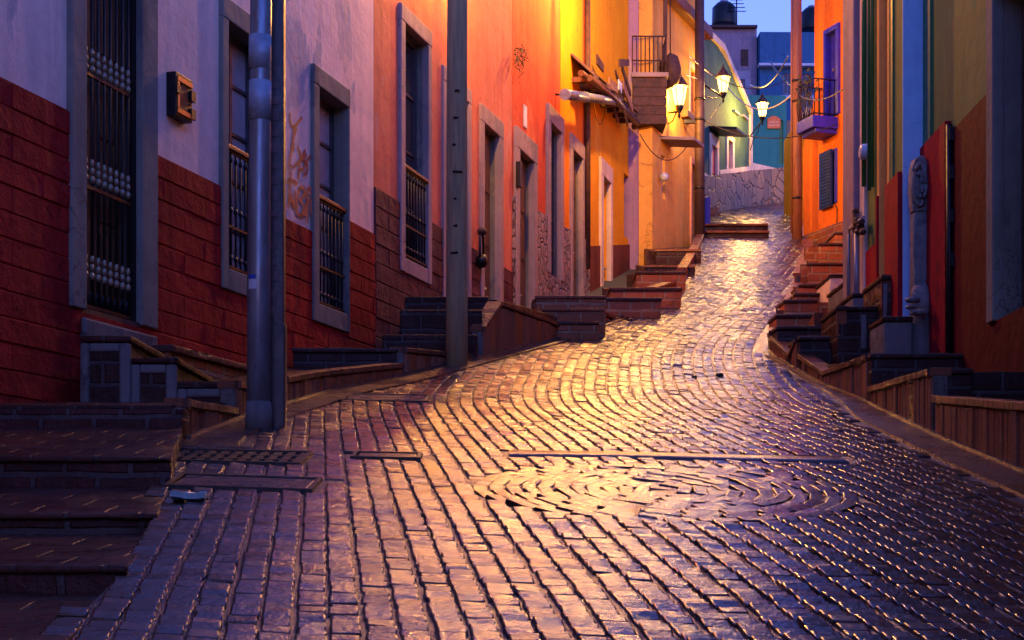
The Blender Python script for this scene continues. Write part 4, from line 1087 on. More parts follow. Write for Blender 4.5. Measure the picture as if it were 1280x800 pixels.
mb = MB(); mb.box(TA(1064), TA(1078), -0.10, 0.02, 1, 8.6); mb.build('pilaster', M['mauve'], HA, FA.M, bevel=0.02)
mb = MB(); mb.box(TA(1060) + .001, TA(1064) - .002, -0.05, 0.02, 1, 6.0); mb.build('pilaster', M['plastic_white'], HA, FA.M, bevel=0.02)
mb = MB(); mb.box(TA(1079), TA(1084.5), -0.04, 0.02, 1, 8.6); mb.build('pilaster', M['warm_white'], HA, FA.M, bevel=0.01)
# gas and electricity fittings
GP = thing('gas_pipes', 'green pipes with brown valves running down the olive green house', 'pipes', FA.W(TA(1092), 0, 3.2), FA.rz)
mb = MB()
for xx, yy, r in ((1088, -0.07, 0.026), (1093.5, -0.06, 0.020), (1097.5, -0.06, 0.022)):
    mb.tube([(TA(xx), yy, 3.9 if xx > 1089 else 4.0), (TA(xx), yy, 8.5)], r, 8)
mb.build('riser', M['pipe_green'], GP, FA.M)
mb = MB()
za = FA.z(1080, 265)
for k, (xx, zz) in enumerate(((1080, FA.z(1080, 264)), (1083, FA.z(1083, 275)), (1087, FA.z(1087, 282)), (1090, FA.z(1090, 290)), (1084, FA.z(1084, 290)))):
    mb.blob((TA(xx), -0.10, zz), 0.042, k, 0, (1.2, 1, 0.8), 9, 6, 0.3)
mb.tube([(TA(1080), -0.12, za), (TA(1082), -0.12, za - 0.15), (TA(1090), -0.10, za - 0.2)], 0.03, 6)
mb.build('valve', M['rust'], GP, FA.M)
mb = MB(); zt = FA.z(1078, 285)
mb.tube([(TA(1090), -0.09, zt), (TA(1076), -0.12, zt + 0.02), (TA(1075), -0.13, zt - 0.05), (TA(1075), -0.13, zt - 0.95)], 0.022, 7)
mb.tube([(TA(1082), -0.10, zt - 0.1), (TA(1082), -0.10, zt - 1.0)], 0.028, 7); mb.build('lower_pipe', M['pipe_grey'], GP, FA.M)
EM = thing('electric_meter', 'round glass electric meter on the olive green house front', 'meter', FA.W(TA(1090), 0, FA.z(1090, 205)), FA.rz)
mc = P(1084, 190, 17.45)
mb = MB(); mb.tube([mc + Vector((0.07, 0, 0)), mc + Vector((0.02, 0, 0)), mc + Vector((-0.06, 0, 0)), mc + Vector((-0.085, 0, 0))], [0.10, 0.095, 0.085, 0.06], 16); mb.build('dial_glass', M['meter_glass'], EM)
mb = MB(); mb.tube([mc + Vector((0.18, 0, 0)), mc + Vector((0.065, 0, 0))], 0.118, 16); mb.build('socket', M['pipe_grey'], EM)

FB = Fac((4.075, 15.75), (-0.03, -1.0)); TB_ = FB.t
HB = house('green_house', 'olive house with rough red lower wall at the right edge, nearest on the right', FB, 0.0, 6.0, 1.9)
oBd = (2.6, 3.6, 1.9, 4.6, 0.25)
wall_mesh(0.0, 7.5, -1, 8.2, [oBd], 0.25, 5).build('wall', [M['olive'], M['stone_trim']], HB, FB.M)
door(HB, FB, oBd, M['door_wood'], 0.2, 2, 4)
surround(HB, FB, oBd, 0.2, 0.2, 0.25, M['stone_trim'], 0.05)
dado_mesh(0.0, 1.02, -1, 3.97, [oBd], 0.06).build('dado', M['red_dado'], HB, FB.M)
dado_mesh(1.03, 7.5, -1, 3.85, [oBd], 0.02).build('dado', M['maroon_shade'], HB, FB.M)
mb = MB(); mb.box(0.0, 0.30, -0.03, 0.02, 3.98, 8.1); mb.build('corner_trim', M['dark_green'], HB, FB.M)
mb = MB()
for zz in (2.6, 3.0, 3.4, 3.75): mb.box(1.08, 1.2, -0.06, 0.0, zz, zz + 0.12)
mb.tube([(1.15, -0.05, 1.6), (1.15, -0.05, 3.9)], 0.03, 6); mb.build('cable_conduit', M['iron'], HB, FB.M)

# carved stone ornament against the blue end wall
CS = thing('carved_stone_ornament', 'weathered grey carved stone column with oval relief against the pale blue end wall', 'stone ornament', P(1150, 400, 15.45))
d0 = 15.45
mb = MB()
def cs(x0, x1, y0, y1, a=0.0, b=0.16): mb.box(Xp(x0, d0), Xp(x1, d0), d0 + a, d0 + b, Zp(y1, d0), Zp(y0, d0))
cs(1143, 1163, 262, 372, 0.02, 0.19)
prof_ = [(1141, 264), (1139, 235), (1140, 210), (1144, 198), (1150, 193), (1156, 194), (1160, 203), (1161, 230), (1160, 264)]
n_ = len(prof_); lo = [mb.vert((Xp(x, d0), d0, Zp(y, d0))) for x, y in prof_]; hi = [mb.vert((Xp(x, d0), d0 + 0.15, Zp(y, d0))) for x, y in prof_]
mb.face(lo[::-1]); mb.face(hi)
for k in range(n_): mb.face((lo[k], lo[(k + 1) % n_], hi[(k + 1) % n_], hi[k]))
mb.build('column', M['carved'], CS, worn=0.014)
mb = MB()
for rx, rz_, r in ((0.060, 0.20, 0.020), (0.032, 0.12, 0.018)):
    c = P(1149.5, 231, d0 - 0.005); pts = [c + Vector((rx * math.cos(w), -0.01, rz_ * math.sin(w))) for w in [2 * math.pi * k / 20 for k in range(21)]]
    mb.tube(pts, r, 7)
mb.build('oval_relief', M['carved'], CS)
mb = MB(); c = P(1151.5, 380, d0)
mb.lathe([(0.07, 0.18), (0.10, 0.11), (0.12, 0.0), (0.11, -0.07), (0.07, -0.13)][::-1], c, 14); mb.build('bulb_foot', M['carved'], CS, worn=0.014)
mb = MB(); mb.lathe([(0.12, 0), (0.13, 0.3), (0.10, 0.62)], P(1150, 395, d0) - Vector((0, 0, 0.62)) , 8); mb.build('pedestal', M['concrete'], CS)
for k, (x, y, r, nm) in enumerate(((1141, 375, .05, 'flat grey broken stone lying upper at the foot of the carved column'), (1138, 384, .035, 'small pale broken stone lying at the foot of the carved column'), (1150, 391, .06, 'dark round broken stone lying lowest at the foot of the carved column'))):
    mb = MB(); mb.blob(P(x, y, 15.27), r, k + 3, 0, (1.5, 1, 0.6), 9, 6, 0.5)
    tag(mb.build('broken_stone', M['carved']), nm, 'stone', 'broken stones by the carved column')

# cream house tucked between the green house and the orange house
FM = Fac((4.9, 20.0), (-0.183, -1.0))
HM = house('cream_house', 'plain cream house tucked behind the green house corner on the right', FM, -12.5, 0, 4.0)
oM = (-9.0, -8.0, 4.6, 7.0, 0.2); oM2 = (-5.0, -4.0, 3.8, 6.0, 0.2)
wall_mesh(-12.6, 0.4, 1, 9.8, [oM, oM2], 0.2, 4).build('wall', [M['cream'], M['pink_trim']], HM, FM.M)
door(HM, FM, oM, M['door_wood'], 0.15, 2, 4); door(HM, FM, oM2, M['door_wood'], 0.15, 2, 4)
surround(HM, FM, oM, .15, .15, .2, M['pink_trim']); surround(HM, FM, oM2, .15, .15, .2, M['pink_trim'])

# houses lining the street on both sides of the camera, outside the photograph
FN = Fac((-6.9 + 0.28 * 10.15, 10.15), (0.05, 1.0))
HN = house('terraced_house', 'ochre house downhill of the barred door, beside the camera on the left', FN, -22, 0, -1.6)
oN = [(-4.2, -3.1, -0.1, 2.5, 0.2), (-9.0, -7.9, 0.4, 2.6, 0.2), (-14, -12.9, -2.0, 0.8, 0.2)]
wall_mesh(-22, -0.02, -6, 8.4, oN, 0.2).build('wall', [M['yellow'], M['stone_trim']], HN, FN.M)
for o in oN: door(HN, FN, o); surround(HN, FN, o, .18, .18, .22, M['stone_trim'])
HQ = house('terraced_house', 'pink house downhill of the olive house, beside the camera on the right', FB, 7.6, 27, -0.6)
oQ = [(10.0, 11.1, 0.6, 3.0, 0.2), (15.0, 16.1, 0.2, 2.6, 0.2), (20.0, 21.1, -1.6, 1.2, 0.2)]
wall_mesh(7.52, 27, -6, 7.6, oQ, 0.2, 5).build('wall', [M['salmon'], M['pink_trim']], HQ, FB.M)
for o in oQ: door(HQ, FB, o); surround(HQ, FB, o, .18, .18, .22, M['pink_trim'])

# ------------------------------------------------------------------ pavements, steps and kerb walls
def XFl(d): return -6.9 + 0.28 * d if d < 33 else 0.43 * (d - 33) + Xp(812, 33.0)

def block(pts_front, pts_back, z_lo):
    """prism between a front edge (xa, xb, d, z) and a back edge, down to z_lo"""
    mb = MB(); (xa, xb, d0, z0), (xc, xd, d1, z1) = pts_front, pts_back
    mb.hexa([(xa, d0, z_lo), (xb, d0, z_lo), (xd, d1, z_lo), (xc, d1, z_lo)], [(xa, d0, z0), (xb, d0, z0), (xd, d1, z1), (xc, d1, z1)])
    return mb

def landing_left(d0, d1, z0, z1, inset=0.10, xmin=-99):
    mb = MB(); z0 -= 0.012; z1 -= 0.012; n = max(1, int((d1 - d0) / 0.6)); rows = []
    zlo = min(ZR(d0), z0) - 0.6
    for k in range(n + 1):
        d = d0 + (d1 - d0) * k / n; z = z0 + (z1 - z0) * k / n
        rows.append([mb.vert(p) for p in ((max(xmin, XFl(d) - 0.35), d, zlo), (XL(d) - inset, d, zlo), (XL(d) - inset, d, z), (max(xmin, XFl(d) - 0.35), d, z))])
    for k in range(n):
        a, b = rows[k], rows[k + 1]
        for q in range(4): mb.face((a[q], a[(q + 1) % 4], b[(q + 1) % 4], b[q])[::-1])
    mb.face(rows[0], 1); mb.face(rows[-1][::-1], 1)
    return mb
def landing_right(d0, d1, z0, z1, xf, inset=0.10):
    mb = MB(); z0 -= 0.012; z1 -= 0.012; n = max(1, int((d1 - d0) / 0.6)); rows = []
    zlo = min(ZR(d0), z0) - 0.6
    for k in range(n + 1):
        d = d0 + (d1 - d0) * k / n; z = z0 + (z1 - z0) * k / n
        rows.append([mb.vert(p) for p in ((XR(d) + inset, d, zlo), (xf(d), d, zlo), (xf(d), d, z), (XR(d) + inset, d, z))])
    for k in range(n):
        a, b = rows[k], rows[k + 1]
        for q in range(4): mb.face((a[q], a[(q + 1) % 4], b[(q + 1) % 4], b[q])[::-1])
    mb.face(rows[0], 1); mb.face(rows[-1][::-1], 1)
    return mb

def kerb_wall(side, prof_, label, mat=None, cap=True):
    """brick-on-edge retaining wall along the kerb; prof_ = [(depth, top height)], with a flat brick coping"""
    E = (lambda d: XL(d)) if side == 'L' else (lambda d: XR(d)); s = -1 if side == 'L' else 1
    fine = []
    for (a, za), (b, zb) in zip(prof_[:-1], prof_[1:]):
        n = max(1, int(abs(b - a) / 0.25))
        for k in range(n): fine.append((a + (b - a) * k / n, za + (zb - za) * k / n))
    fine.append(prof_[-1])
    d_, z_ = fine[0]
    t = thing('kerb_wall', label, 'kerb wall', (E(d_), d_, ZR(d_)), 0, 'brick kerb walls along the street')
    mb = MB(); cp = MB(); mats = [mat or M['soldier']]
    def run(m, w0, w1, lo, hi):
        rows = []
        for d, z in fine:
            zl = lo(d, z); zh = hi(d, z)
            rows.append([m.vert((E(d) + s * w0, d, zl)), m.vert((E(d) + s * w1, d, zl)), m.vert((E(d) + s * w1, d, zh)), m.vert((E(d) + s * w0, d, zh))])
        for a, b in zip(rows[:-1], rows[1:]):
            for q in range(4): m.face((a[q], a[(q + 1) % 4], b[(q + 1) % 4], b[q]))
        m.face(rows[0]); m.face(rows[-1])
    run(mb, 0.022, 0.13, lambda d, z: ZR(d) - 0.4, lambda d, z: max(z - 0.05, ZR(d) - 0.38))
    rk = random.Random(int(d_ * 37)); dd = fine[0][0]; dz_ = [f[0] for f in fine]; zz_ = [f[1] for f in fine]
    while dd < fine[-1][0] - 0.03:
        w = rk.uniform(0.075, 0.135); e = min(dd + w, fine[-1][0]); g = 0.006
        za, zb = [float(np.interp(q, dz_, zz_)) - 0.052 for q in (dd, e)]
        if min(za, zb) > ZR(dd) - 0.1:
            o = rk.uniform(-0.012, 0.010); c = 0.006; p0_, p1_ = dd + g, e - g
            def V(q, w_, z_): return mb.vert((E(q) + s * w_, q, z_))
            zl = ZR(dd) - 0.3; ins = rk.uniform(0.0, 0.02)
            A = [V(p0_, 0.03, zl), V(p1_, 0.03, zl), V(p1_, 0.03, zb), V(p0_, 0.03, za)]
            B = [V(p0_ + c, o, zl), V(p1_ - c, o + rk.uniform(-.004, .004), zl), V(p1_ - c, o, zb - ins - c), V(p0_ + c, o, za - ins - c)]
            mb.face(B, 1)
            for k in range(4): mb.face((A[k], A[(k + 1) % 4], B[(k + 1) % 4], B[k]), 1)
        dd = e
    mb.build('brick_face', [M['mortar'], M['kerb_brick']], t)
    if cap:
        run(cp, -0.018, 0.15, lambda d, z: max(z - 0.048, ZR(d) - 0.36), lambda d, z: max(z, ZR(d) - 0.3)); cp.build('coping', M['cap_brick'], t, bevel=0.006)
    return t

# left pavement landings (level, so that the road climbs past them)
LAND = [(10.3, 13.2, 0.96, 1.26, 'paving'), (13.2, 16.0, 1.40, 1.85, 'paving'), (16.0, 17.2, 2.02, 2.04, 'paving'), (17.85, 19.75, 2.83, 2.86, 'paving'),
        (19.75, 22.0, 3.13, 3.22, 'paving'), (22.0, 23.5, 3.49, 3.5, 'paving'), (23.5, 26.0, 3.87, 4.30, 'paving'), (26.0, 28.5, 4.55, 4.95, 'paving'), (28.5, 30.6, 5.09, 5.50, 'paving'), (30.6, 36.5, 5.76, 7.0, 'paving')]
for d0, d1, z0, z1, mm in LAND:
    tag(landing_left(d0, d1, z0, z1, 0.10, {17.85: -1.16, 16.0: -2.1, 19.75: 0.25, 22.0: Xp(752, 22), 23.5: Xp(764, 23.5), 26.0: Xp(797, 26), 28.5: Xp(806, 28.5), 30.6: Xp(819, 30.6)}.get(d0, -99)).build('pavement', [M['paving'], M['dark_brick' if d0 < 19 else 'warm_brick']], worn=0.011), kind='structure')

tag(landing_left(19.7, 31.0, 2.84, 4.75, 0.9).build('pavement', [M['paving'], M['dark_brick']]), kind='structure')
# foreground sloping steps
FS = [(8.4, 10.3, 0.47, 0.77, -1.79, -2.13), (7.2, 8.4, 0.144, 0.31, -1.60, -1.80), (5.9, 7.2, -0.08, 0.05, -1.43, -1.59), (4.5, 5.9, -0.34, -0.18, -1.34, -1.43)]
ST = thing('brick_steps', 'flight of wet sloping brick steps in the left foreground', 'steps', (-2.5, 7, -0.2))
for d0, d1, z0, z1, xa, xb in FS:
    block((-5.2, xa, d0, z0), (-5.2, xb, d1, z1), z0 - 0.9).build('step', M['step_brick'], ST, bevel=0.018)
    block((-5.2, xa + 0.012, d0 - 0.02, z0 + 0.030), (-5.2, xb + 0.012, d1 - 0.03, z1 + 0.030), z0 + 0.004).build('tread', M['paving'], ST, worn=0.011)
mb = MB(); mb.box(-5.2, -2.12, 10.28, 10.5, 0, 0.92); mb.build('step', M['step_brick'], ST, worn=0.011)

# stoop of the barred door
SB = thing('door_stoop', 'dark stepped stoop with concrete edged blocks below the barred door', 'stoop', (-2.7, 12.0, 1.1))
for x0, x1, yt, dd in ((100, 163, 420, 12.0), (163.5, 221, 447, 12.03), (221.5, 289, 477, 12.06)):
    xa, xb, zt = Xp(x0, dd), Xp(x1, dd), Zp(yt, dd)
    mb = MB(); mb.box(xa + 0.03, xb - 0.03, dd + 0.01, dd + 1.4, 0.7, zt - 0.05); s_ = mb.build('block', M['dark_brick'], SB)
    mb = MB(); mb.box(xa, xb + 0.012, dd - 0.02, dd + 1.4, zt - 0.045, zt); mb.build('slab', M['step_brick'], s_, worn=0.011)
    mb = MB(); rr = random.Random(int(x0))
    for (a, b, c_, e_) in ((xa, xa + 0.07, 0.9, zt - 0.05), (xb - 0.085, xb, 0.9, zt - 0.05), (xa + 0.065, xb - 0.08, zt - 0.12, zt - 0.05)):
        mb.box(a, b, dd - 0.012, dd + 0.05, c_, e_)
    mb.build('concrete_edge', M['concrete'], s_, bevel=0.02)
# ledge at the foot of the first house
LG = thing('brick_ledge', 'brick ledge along the foot of the lilac white house', 'ledge', FL.W(T(230), -0.15, 1.3), FL.rz)
mb = MB(); mb.box(T(168), T(366), -0.32, 0.02, 0.8, 1.66); mb.build('brick_face', M['warm_brick'], LG, FL.M, worn=0.011)
mb = MB(); mb.box(T(166), T(367), -0.36, 0.02, 1.664, 1.72); mb.build('coping', M['cap_brick'], LG, FL.M, worn=0.011)

def riser(name, label, x0, x1, dd, yt, d1, mat, z_lo=None, rows=None, cat='steps', group=None, capm=None):
    """step block facing down the street: photo columns x0..x1 at depth dd, top row yt, running back to d1"""
    xa, xb = Xp(x0, dd), Xp(x1, dd); zt = Zp(yt, dd) + 0.007; dd -= 0.06
    t = thing(name, label, cat, ((xa + xb) / 2, dd, zt - 0.3), 0, group)
    mb = MB(); mb.box(xa, xb, dd, d1, (z_lo if z_lo is not None else ZR(dd) - 0.5), zt - 0.05); mb.build('brick_face', mat, t, worn=0.011)
    mb = MB(); mb.box(xa - 0.012, xb + 0.012, dd - 0.02, d1, zt - 0.046, zt); mb.build('slab', capm or M['step_brick'], t, worn=0.011)
    return t
riser('brick_steps', 'low dark brick step across the left pavement beyond the twin poles', 368, 497, 16.0, 437, 16.6, M['dark_brick'])
FLT = thing('brick_steps', 'dark flight of brick steps behind the wooden post', 'steps', (-0.8, 17.3, 2.1))
for (x0, x1, dd, yt, d1) in ((478, 597, 17.2, 419, 18.2), (500, 603, 17.5, 388, 18.6), (506, 611, 17.85, 371.5, 19.0)):
    xa, xb, zt = Xp(x0, dd), Xp(x1, dd), Zp(yt, dd); dd -= 0.06
    mb = MB(); mb.box(xa, xb, dd, d1, 1.7, zt); mb.build('step', M['dark_brick'], FLT, bevel=0.018)
FL3 = thing('brick_steps', 'brown flight of brick steps with pale mortar before the red orange house', 'steps', (0.7, 19.3, 2.5))
for (x0, x1, dd, yt, d1) in ((684, 748, 19.15, 403, 20.2), (678, 754, 19.4, 387, 20.4), (670, 757, 19.65, 371, 20.6)):
    xa, xb, zt = Xp(x0, dd), Xp(x1, dd), Zp(yt, dd) + 0.006; dd -= 0.05
    mb = MB(); mb.box(xa, xb, dd, d1, 2.0, zt - 0.04); st_ = mb.build('step', M['warm_brick'], FL3, worn=0.012)
    mb = MB(); mb.box(xa - .012, xb + .012, dd - .02, d1, zt - 0.038, zt); mb.build('tread', M['cap_brick'], st_, worn=0.010)
riser('brick_steps', 'low brick step before the yellow house door', 752, 826, 22.0, 373.5, 22.8, M['warm_brick'], capm=M['cap_brick'])
riser('brick_steps', 'long low brick step uphill of the yellow house door', 762, 851, 23.5, 361, 24.2, M['warm_brick'], capm=M['cap_brick'])
riser('brick_steps', 'brick step in front of the lilac door', 795, 857, 26.0, 340.5, 26.8, M['warm_brick'], capm=M['cap_brick'])
riser('brick_steps', 'thin dark brick step just below the cream house', 806, 868, 28.5, 332.5, 29.2, M['dark_brick'], capm=M['warm_brick'])
riser('brick_steps', 'black step at the corner of the cream house', 819, 876, 30.6, 312.5, 31.4, M['dark_brick'], capm=M['warm_brick'])

kerb_wall('L', [(10.45, 1.0), (11.85, 1.07)], 'short low brick kerb wall by the foot of the steel pole')
kerb_wall('L', [(11.9, 1.27), (13.1, 1.30)], 'brick kerb wall hidden partly behind the steel and dark poles')
kerb_wall('L', [(13.15, 1.44), (15.9, 1.88)], 'brown brick kerb wall just uphill of the twin poles')
kerb_wall('L', [(15.95, 2.04), (17.35, 2.13)], 'brick kerb wall at the foot of the wooden post')
kerb_wall('L', [(17.4, 2.45), (17.75, 2.78), (19.75, 2.72)], 'tall brown brick kerb wall tapering uphill beside the salmon house')
kerb_wall('L', [(19.8, 3.12), (22.2, 3.20)], 'tapering brick kerb wall before the red orange house')
kerb_wall('L', [(22.25, 3.52), (24.0, 3.62)], 'tapering brick kerb wall before the yellow house')
kerb_wall('L', [(24.05, 3.98), (27.8, 4.8)], 'low brick kerb edge before the lilac house')
kerb_wall('L', [(27.85, 4.95), (34.5, 6.85)], 'low brick kerb edge curving up to the cream house')

# right pavement
XRa = lambda d: 4.2 + 0.03 * (d - 15.75) if d < 15.75 else (3.98 + 0.03 * (d - 15.8) if d < 19 else 4.3 + 0.2 * (d - 19))
for d0, d1, z0, z1 in ((7.5, 11.95, 0.62, 1.12), (11.95, 14.35, 1.36, 1.40), (14.35, 16.9, 1.77, 1.95), (16.9, 18.0, 2.27, 2.33), (18.0, 19.5, 2.48, 2.6), (19.5, 21.2, 2.87, 3.0), (21.2, 23.4, 3.32, 3.5),
                       (23.4, 26.4, 3.9, 4.25), (26.4, 29.0, 4.76, 5.25), (29.0, 33.6, 5.55, 6.35)):
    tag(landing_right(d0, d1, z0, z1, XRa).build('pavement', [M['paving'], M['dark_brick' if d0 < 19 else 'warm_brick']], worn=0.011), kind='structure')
riser('brick_steps', 'dark brick step at the right edge of the road, nearest', 1163, 1212, 11.95, 462, 12.6, M['dark_brick'])
riser('brick_steps', 'dark brick step below the rough red wall on the right', 1087, 1202, 14.3, 443.5, 14.9, M['dark_brick'])
riser('brick_steps', 'black low step beside the V notch of the right kerb wall', 998, 1120, 16.85, 422, 17.4, M['dark_brick'])
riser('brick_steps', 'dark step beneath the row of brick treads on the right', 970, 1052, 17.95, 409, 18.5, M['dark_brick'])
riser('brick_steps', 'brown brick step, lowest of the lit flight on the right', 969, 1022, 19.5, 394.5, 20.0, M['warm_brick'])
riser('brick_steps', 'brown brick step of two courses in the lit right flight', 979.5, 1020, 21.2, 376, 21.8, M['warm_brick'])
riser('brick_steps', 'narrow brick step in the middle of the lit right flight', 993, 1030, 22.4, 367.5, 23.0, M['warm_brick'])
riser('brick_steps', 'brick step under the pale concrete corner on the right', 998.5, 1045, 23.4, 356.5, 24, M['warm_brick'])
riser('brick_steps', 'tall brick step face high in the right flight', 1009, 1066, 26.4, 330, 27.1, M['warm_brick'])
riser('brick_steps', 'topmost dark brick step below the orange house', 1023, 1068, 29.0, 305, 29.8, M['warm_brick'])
riser('brick_plinth', 'small brick plinth standing against the orange house corner', 1043, 1066, 31.0, 291.5, 32.0, M['warm_brick'], cat='plinth')
# stoop blocks on the right
def stoop(label, x0, x1, dd, yt, yb, mat, depth=0.8, edge=None, name='stoop_block'):
    xa, xb, zt, zb = Xp(x0, dd), Xp(x1, dd), Zp(yt, dd), Zp(yb, dd) - 0.25
    t = thing(name, label, 'stoop', ((xa + xb) / 2, dd, zb))
    mb = MB(); mb.box(xa, xb, dd, dd + depth, zb, zt - 0.05); mb.build('block', mat, t, worn=0.011)
    mb = MB(); mb.box(xa - 0.015, xb + 0.01, dd - 0.02, dd + depth, zt - 0.046, zt); mb.build('slab', M['dark_brick'], t, worn=0.011)
    if edge:
        mb = MB()
        for a, b in edge: mb.box(Xp(a, dd), Xp(b, dd), dd - 0.012, dd + 0.02, zb + 0.2, zt - 0.08)
        mb.build('mortar_edge', M['concrete'], t, worn=0.011)
    return t
stoop('wide dark stoop block with mortar edges on the right pavement', 1047, 1106, 16.4, 383, 430, M['dark_brick'], 0.9, [(1076, 1083)])
stoop('tall dark stoop block topped by a slab beside the carved column', 1103, 1147, 16.15, 345, 425, M['dark_brick'], 0.9, [(1104, 1109)])
stoop('low worn concrete block below the tall stoop block', 1105, 1140, 15.3, 396, 440, M['concrete'], 0.6)
stoop('pale concrete corner block beside the lit right flight', 1038, 1062, 21.6, 343, 385, M['warm_white'], 1.0)
stoop('grey stoop block behind the wide dark block', 1055, 1078, 19.2, 352, 392, M['concrete'], 1.0)
stoop('small dark block below the gas pipes', 1066, 1086, 17.6, 366, 392, M['concrete'], 0.8)
# sloping brick cheeks
def cheek(label, pts, d0, w=0.10):
    mb = MB(); a = [mb.vert((Xp(x, d), d, Zp(y, d))) for x, y, d in pts]; b = [mb.vert((Xp(x, d) + w, d, Zp(y, d))) for x, y, d in pts]
    n = len(pts); mb.face(a); mb.face(b[::-1])
    for k in range(n): mb.face((a[k], b[k], b[(k + 1) % n], a[(k + 1) % n]))
    return tag(mb.build('step_cheek', M['soldier']), label, 'step cheek', 'sloping brick cheeks on the right')
cheek('sloping orange brick cheek left of the wide dark stoop block', [(1034, 403, 17.5), (1046, 382, 16.4), (1046, 420, 16.4), (1034, 428, 17.5)], 17)
cheek('sloping orange brick cheek left of the tall dark stoop block', [(1085, 366, 17.3), (1102, 343, 16.15), (1102, 385, 16.15), (1085, 392, 17.3)], 17)
cheek('small sloping brick cheek beside the lit right flight', [(1010, 405, 18.8), (1018, 391, 17.9), (1018, 412, 17.9), (1010, 415, 18.8)], 17)

kerb_wall('R', [(7.0, 0.60), (11.75, 1.15)], 'low brown brick kerb wall at the right edge, nearest')
kerb_wall('R', [(11.85, 1.36), (14.3, 1.475)], 'brick kerb wall with orange coping on the right')
kerb_wall('R', [(14.35, 1.78), (15.9, 1.80), (16.85, 2.09)], 'brown brick kerb wall with V shaped top on the right')
kerb_wall('R', [(16.9, 2.28), (17.25, 2.14), (17.7, 2.30), (18.2, 2.46)], 'short notched brick kerb wall at the narrowest corner on the right')
kerb_wall('R', [(18.25, 2.52), (21.1, 3.02)], 'low brick kerb edge at the foot of the lit right flight')
kerb_wall('R', [(21.2, 3.2), (26.4, 4.45)], 'low brick kerb edge along the middle of the right flight')
kerb_wall('R', [(26.5, 4.62), (34.5, 6.75)], 'low brick kerb edge curving to the orange house')

# two broad steps across the upper road
US = thing('brick_steps', 'two broad dark steps across the left half of the upper road', 'steps', (5, 35.5, 7))
def ustep(x0, x1, dd, yt, d1):
    xa, xb, zt = Xp(x0, dd), Xp(x1, dd), Zp(yt, dd)
    b = block((xa, xb, dd, zt), (Xp(x0, d1), Xp(x1, d1) - 0.12, d1, max(zt + 0.10, ZR(d1) - 0.05)), ZR(dd) - 0.5)
    b.build('step', M['dark_brick'], US, worn=0.01)
    t_ = block((xa - .01, xb + .01, dd - 0.05, zt + 0.03), (xa - .01, xb + .01, dd + 0.30, zt + 0.055), zt - 0.02)
    return t_.build('nosing', M['cap_brick'], US, worn=0.008)
ustep(880, 961, 35.4, 290.5, 36.6); ustep(882, 960, 36.6, 281.5, 40.5)
DS = thing('brick_steps', 'little brick steps at the red curtained door of the grey green house', 'steps', (5.3, 43, 9.2))
for x0, x1, dd, yt in ((878, 900, 42.6, 266), (878, 898, 43.1, 259)):
    mb = MB(); mb.box(Xp(x0, dd), Xp(x1, dd), dd, dd + 1.2, 8.3, Zp(yt, dd)); mb.build('step', M['warm_brick'], DS, worn=0.011)
mb = MB(); mb.hexa([(Xp(895, 46), 45.6, 9.5), (Xp(962, 49), 49.0, 10.0), (Xp(962, 49), 49.6, 10.0), (Xp(895, 46), 46.4, 9.5)], [(Xp(895, 46), 45.6, Zp(252.5, 45.6)), (Xp(962, 49), 49.0, Zp(248.5, 49)), (Xp(962, 49), 49.6, Zp(248.5, 49)), (Xp(895, 46), 46.4, Zp(252.5, 45.6))])
tag(mb.build('stone_ledge', M['warm_brick']), 'low brick ledge at the foot of the far stone wall', 'ledge')
mb = MB(); mb.box(Xp(882, 37.6), Xp(888, 37.6), 37.6, 39.5, 7, Zp(246, 37.6)); tag(mb.build('low_wall', M['violet'], bevel=0.02), 'narrow violet wall end behind the dark pole', 'wall')

# ------------------------------------------------------------------ poles
SP = thing('steel_pole', 'grey blue steel pole with small sticker on the left kerb', 'pole', P(322, 541, 11.3))
b = P(323.5, 541, 11.3)
mb = MB(); mb.tube([b - Vector((0, 0, .3)), b + Vector((0.0, 0, 1.2)), b + Vector((0.012, 0, 2.4)), b + Vector((0.03, 0, 6.0))], [0.088, 0.082, 0.077, 0.070], 20); mb.build('shaft', M['steel'], SP)
mb = MB(); mb.tube([b, b + Vector((0, 0, 0.12)), b + Vector((0, 0, 0.22))], [0.098, 0.096, 0.086], 20)
mb.build('foot_sleeve', M['concrete'], SP)
mb = MB()
for z0, z1 in ((1.50 + .7, 1.78 + .7), (1.86 + .7, 2.1 + .7)): mb.tube([b + Vector((0.008, 0, z0)), b + Vector((0.01, 0, z1))], 0.0806, 20)
mb.build('tape_band', M['steel_band'], SP)
def patch(z0, z1, a0, a1, mat, nm, r):
    mb = MB(); n = 6; rows = []
    for k in range(n + 1):
        w = a0 + (a1 - a0) * k / n; rows.append([mb.vert((b.x + 0.001 + r * math.cos(w), b.y + r * math.sin(w), b.z + zz)) for zz in (z0, z1)])
    for k in range(n): mb.face((rows[k][0], rows[k + 1][0], rows[k + 1][1], rows[k][1]), 0, True)
    return mb.build(nm, mat, SP)
patch(1.005, 1.075, math.radians(222), math.radians(268), M['plastic_white'], 'sticker', 0.0855)
patch(1.077, 1.105, math.radians(222), math.radians(262), M['sticker_blue'], 'sticker', 0.0857)
DP = thing('dark_post', 'square dark painted post standing against the steel pole', 'pole', P(347, 540, 11.42))
b2 = P(346.5, 541, 11.42)
mb = MB(); mb.box(b2.x - .058, b2.x + .046, b2.y, b2.y + .11, b2.z - .3, b2.z + 6); mb.build('shaft', M['dark_paint'], DP, bevel=0.008)
mb = MB(); mb.box(b2.x - .064, b2.x + .056, b2.y - .012, b2.y + .12, b2.z - .3, b2.z + 0.78); mb.build('base_casing', M['dark_paint'], DP, bevel=0.01)
mb = MB(); rr = random.Random(4)
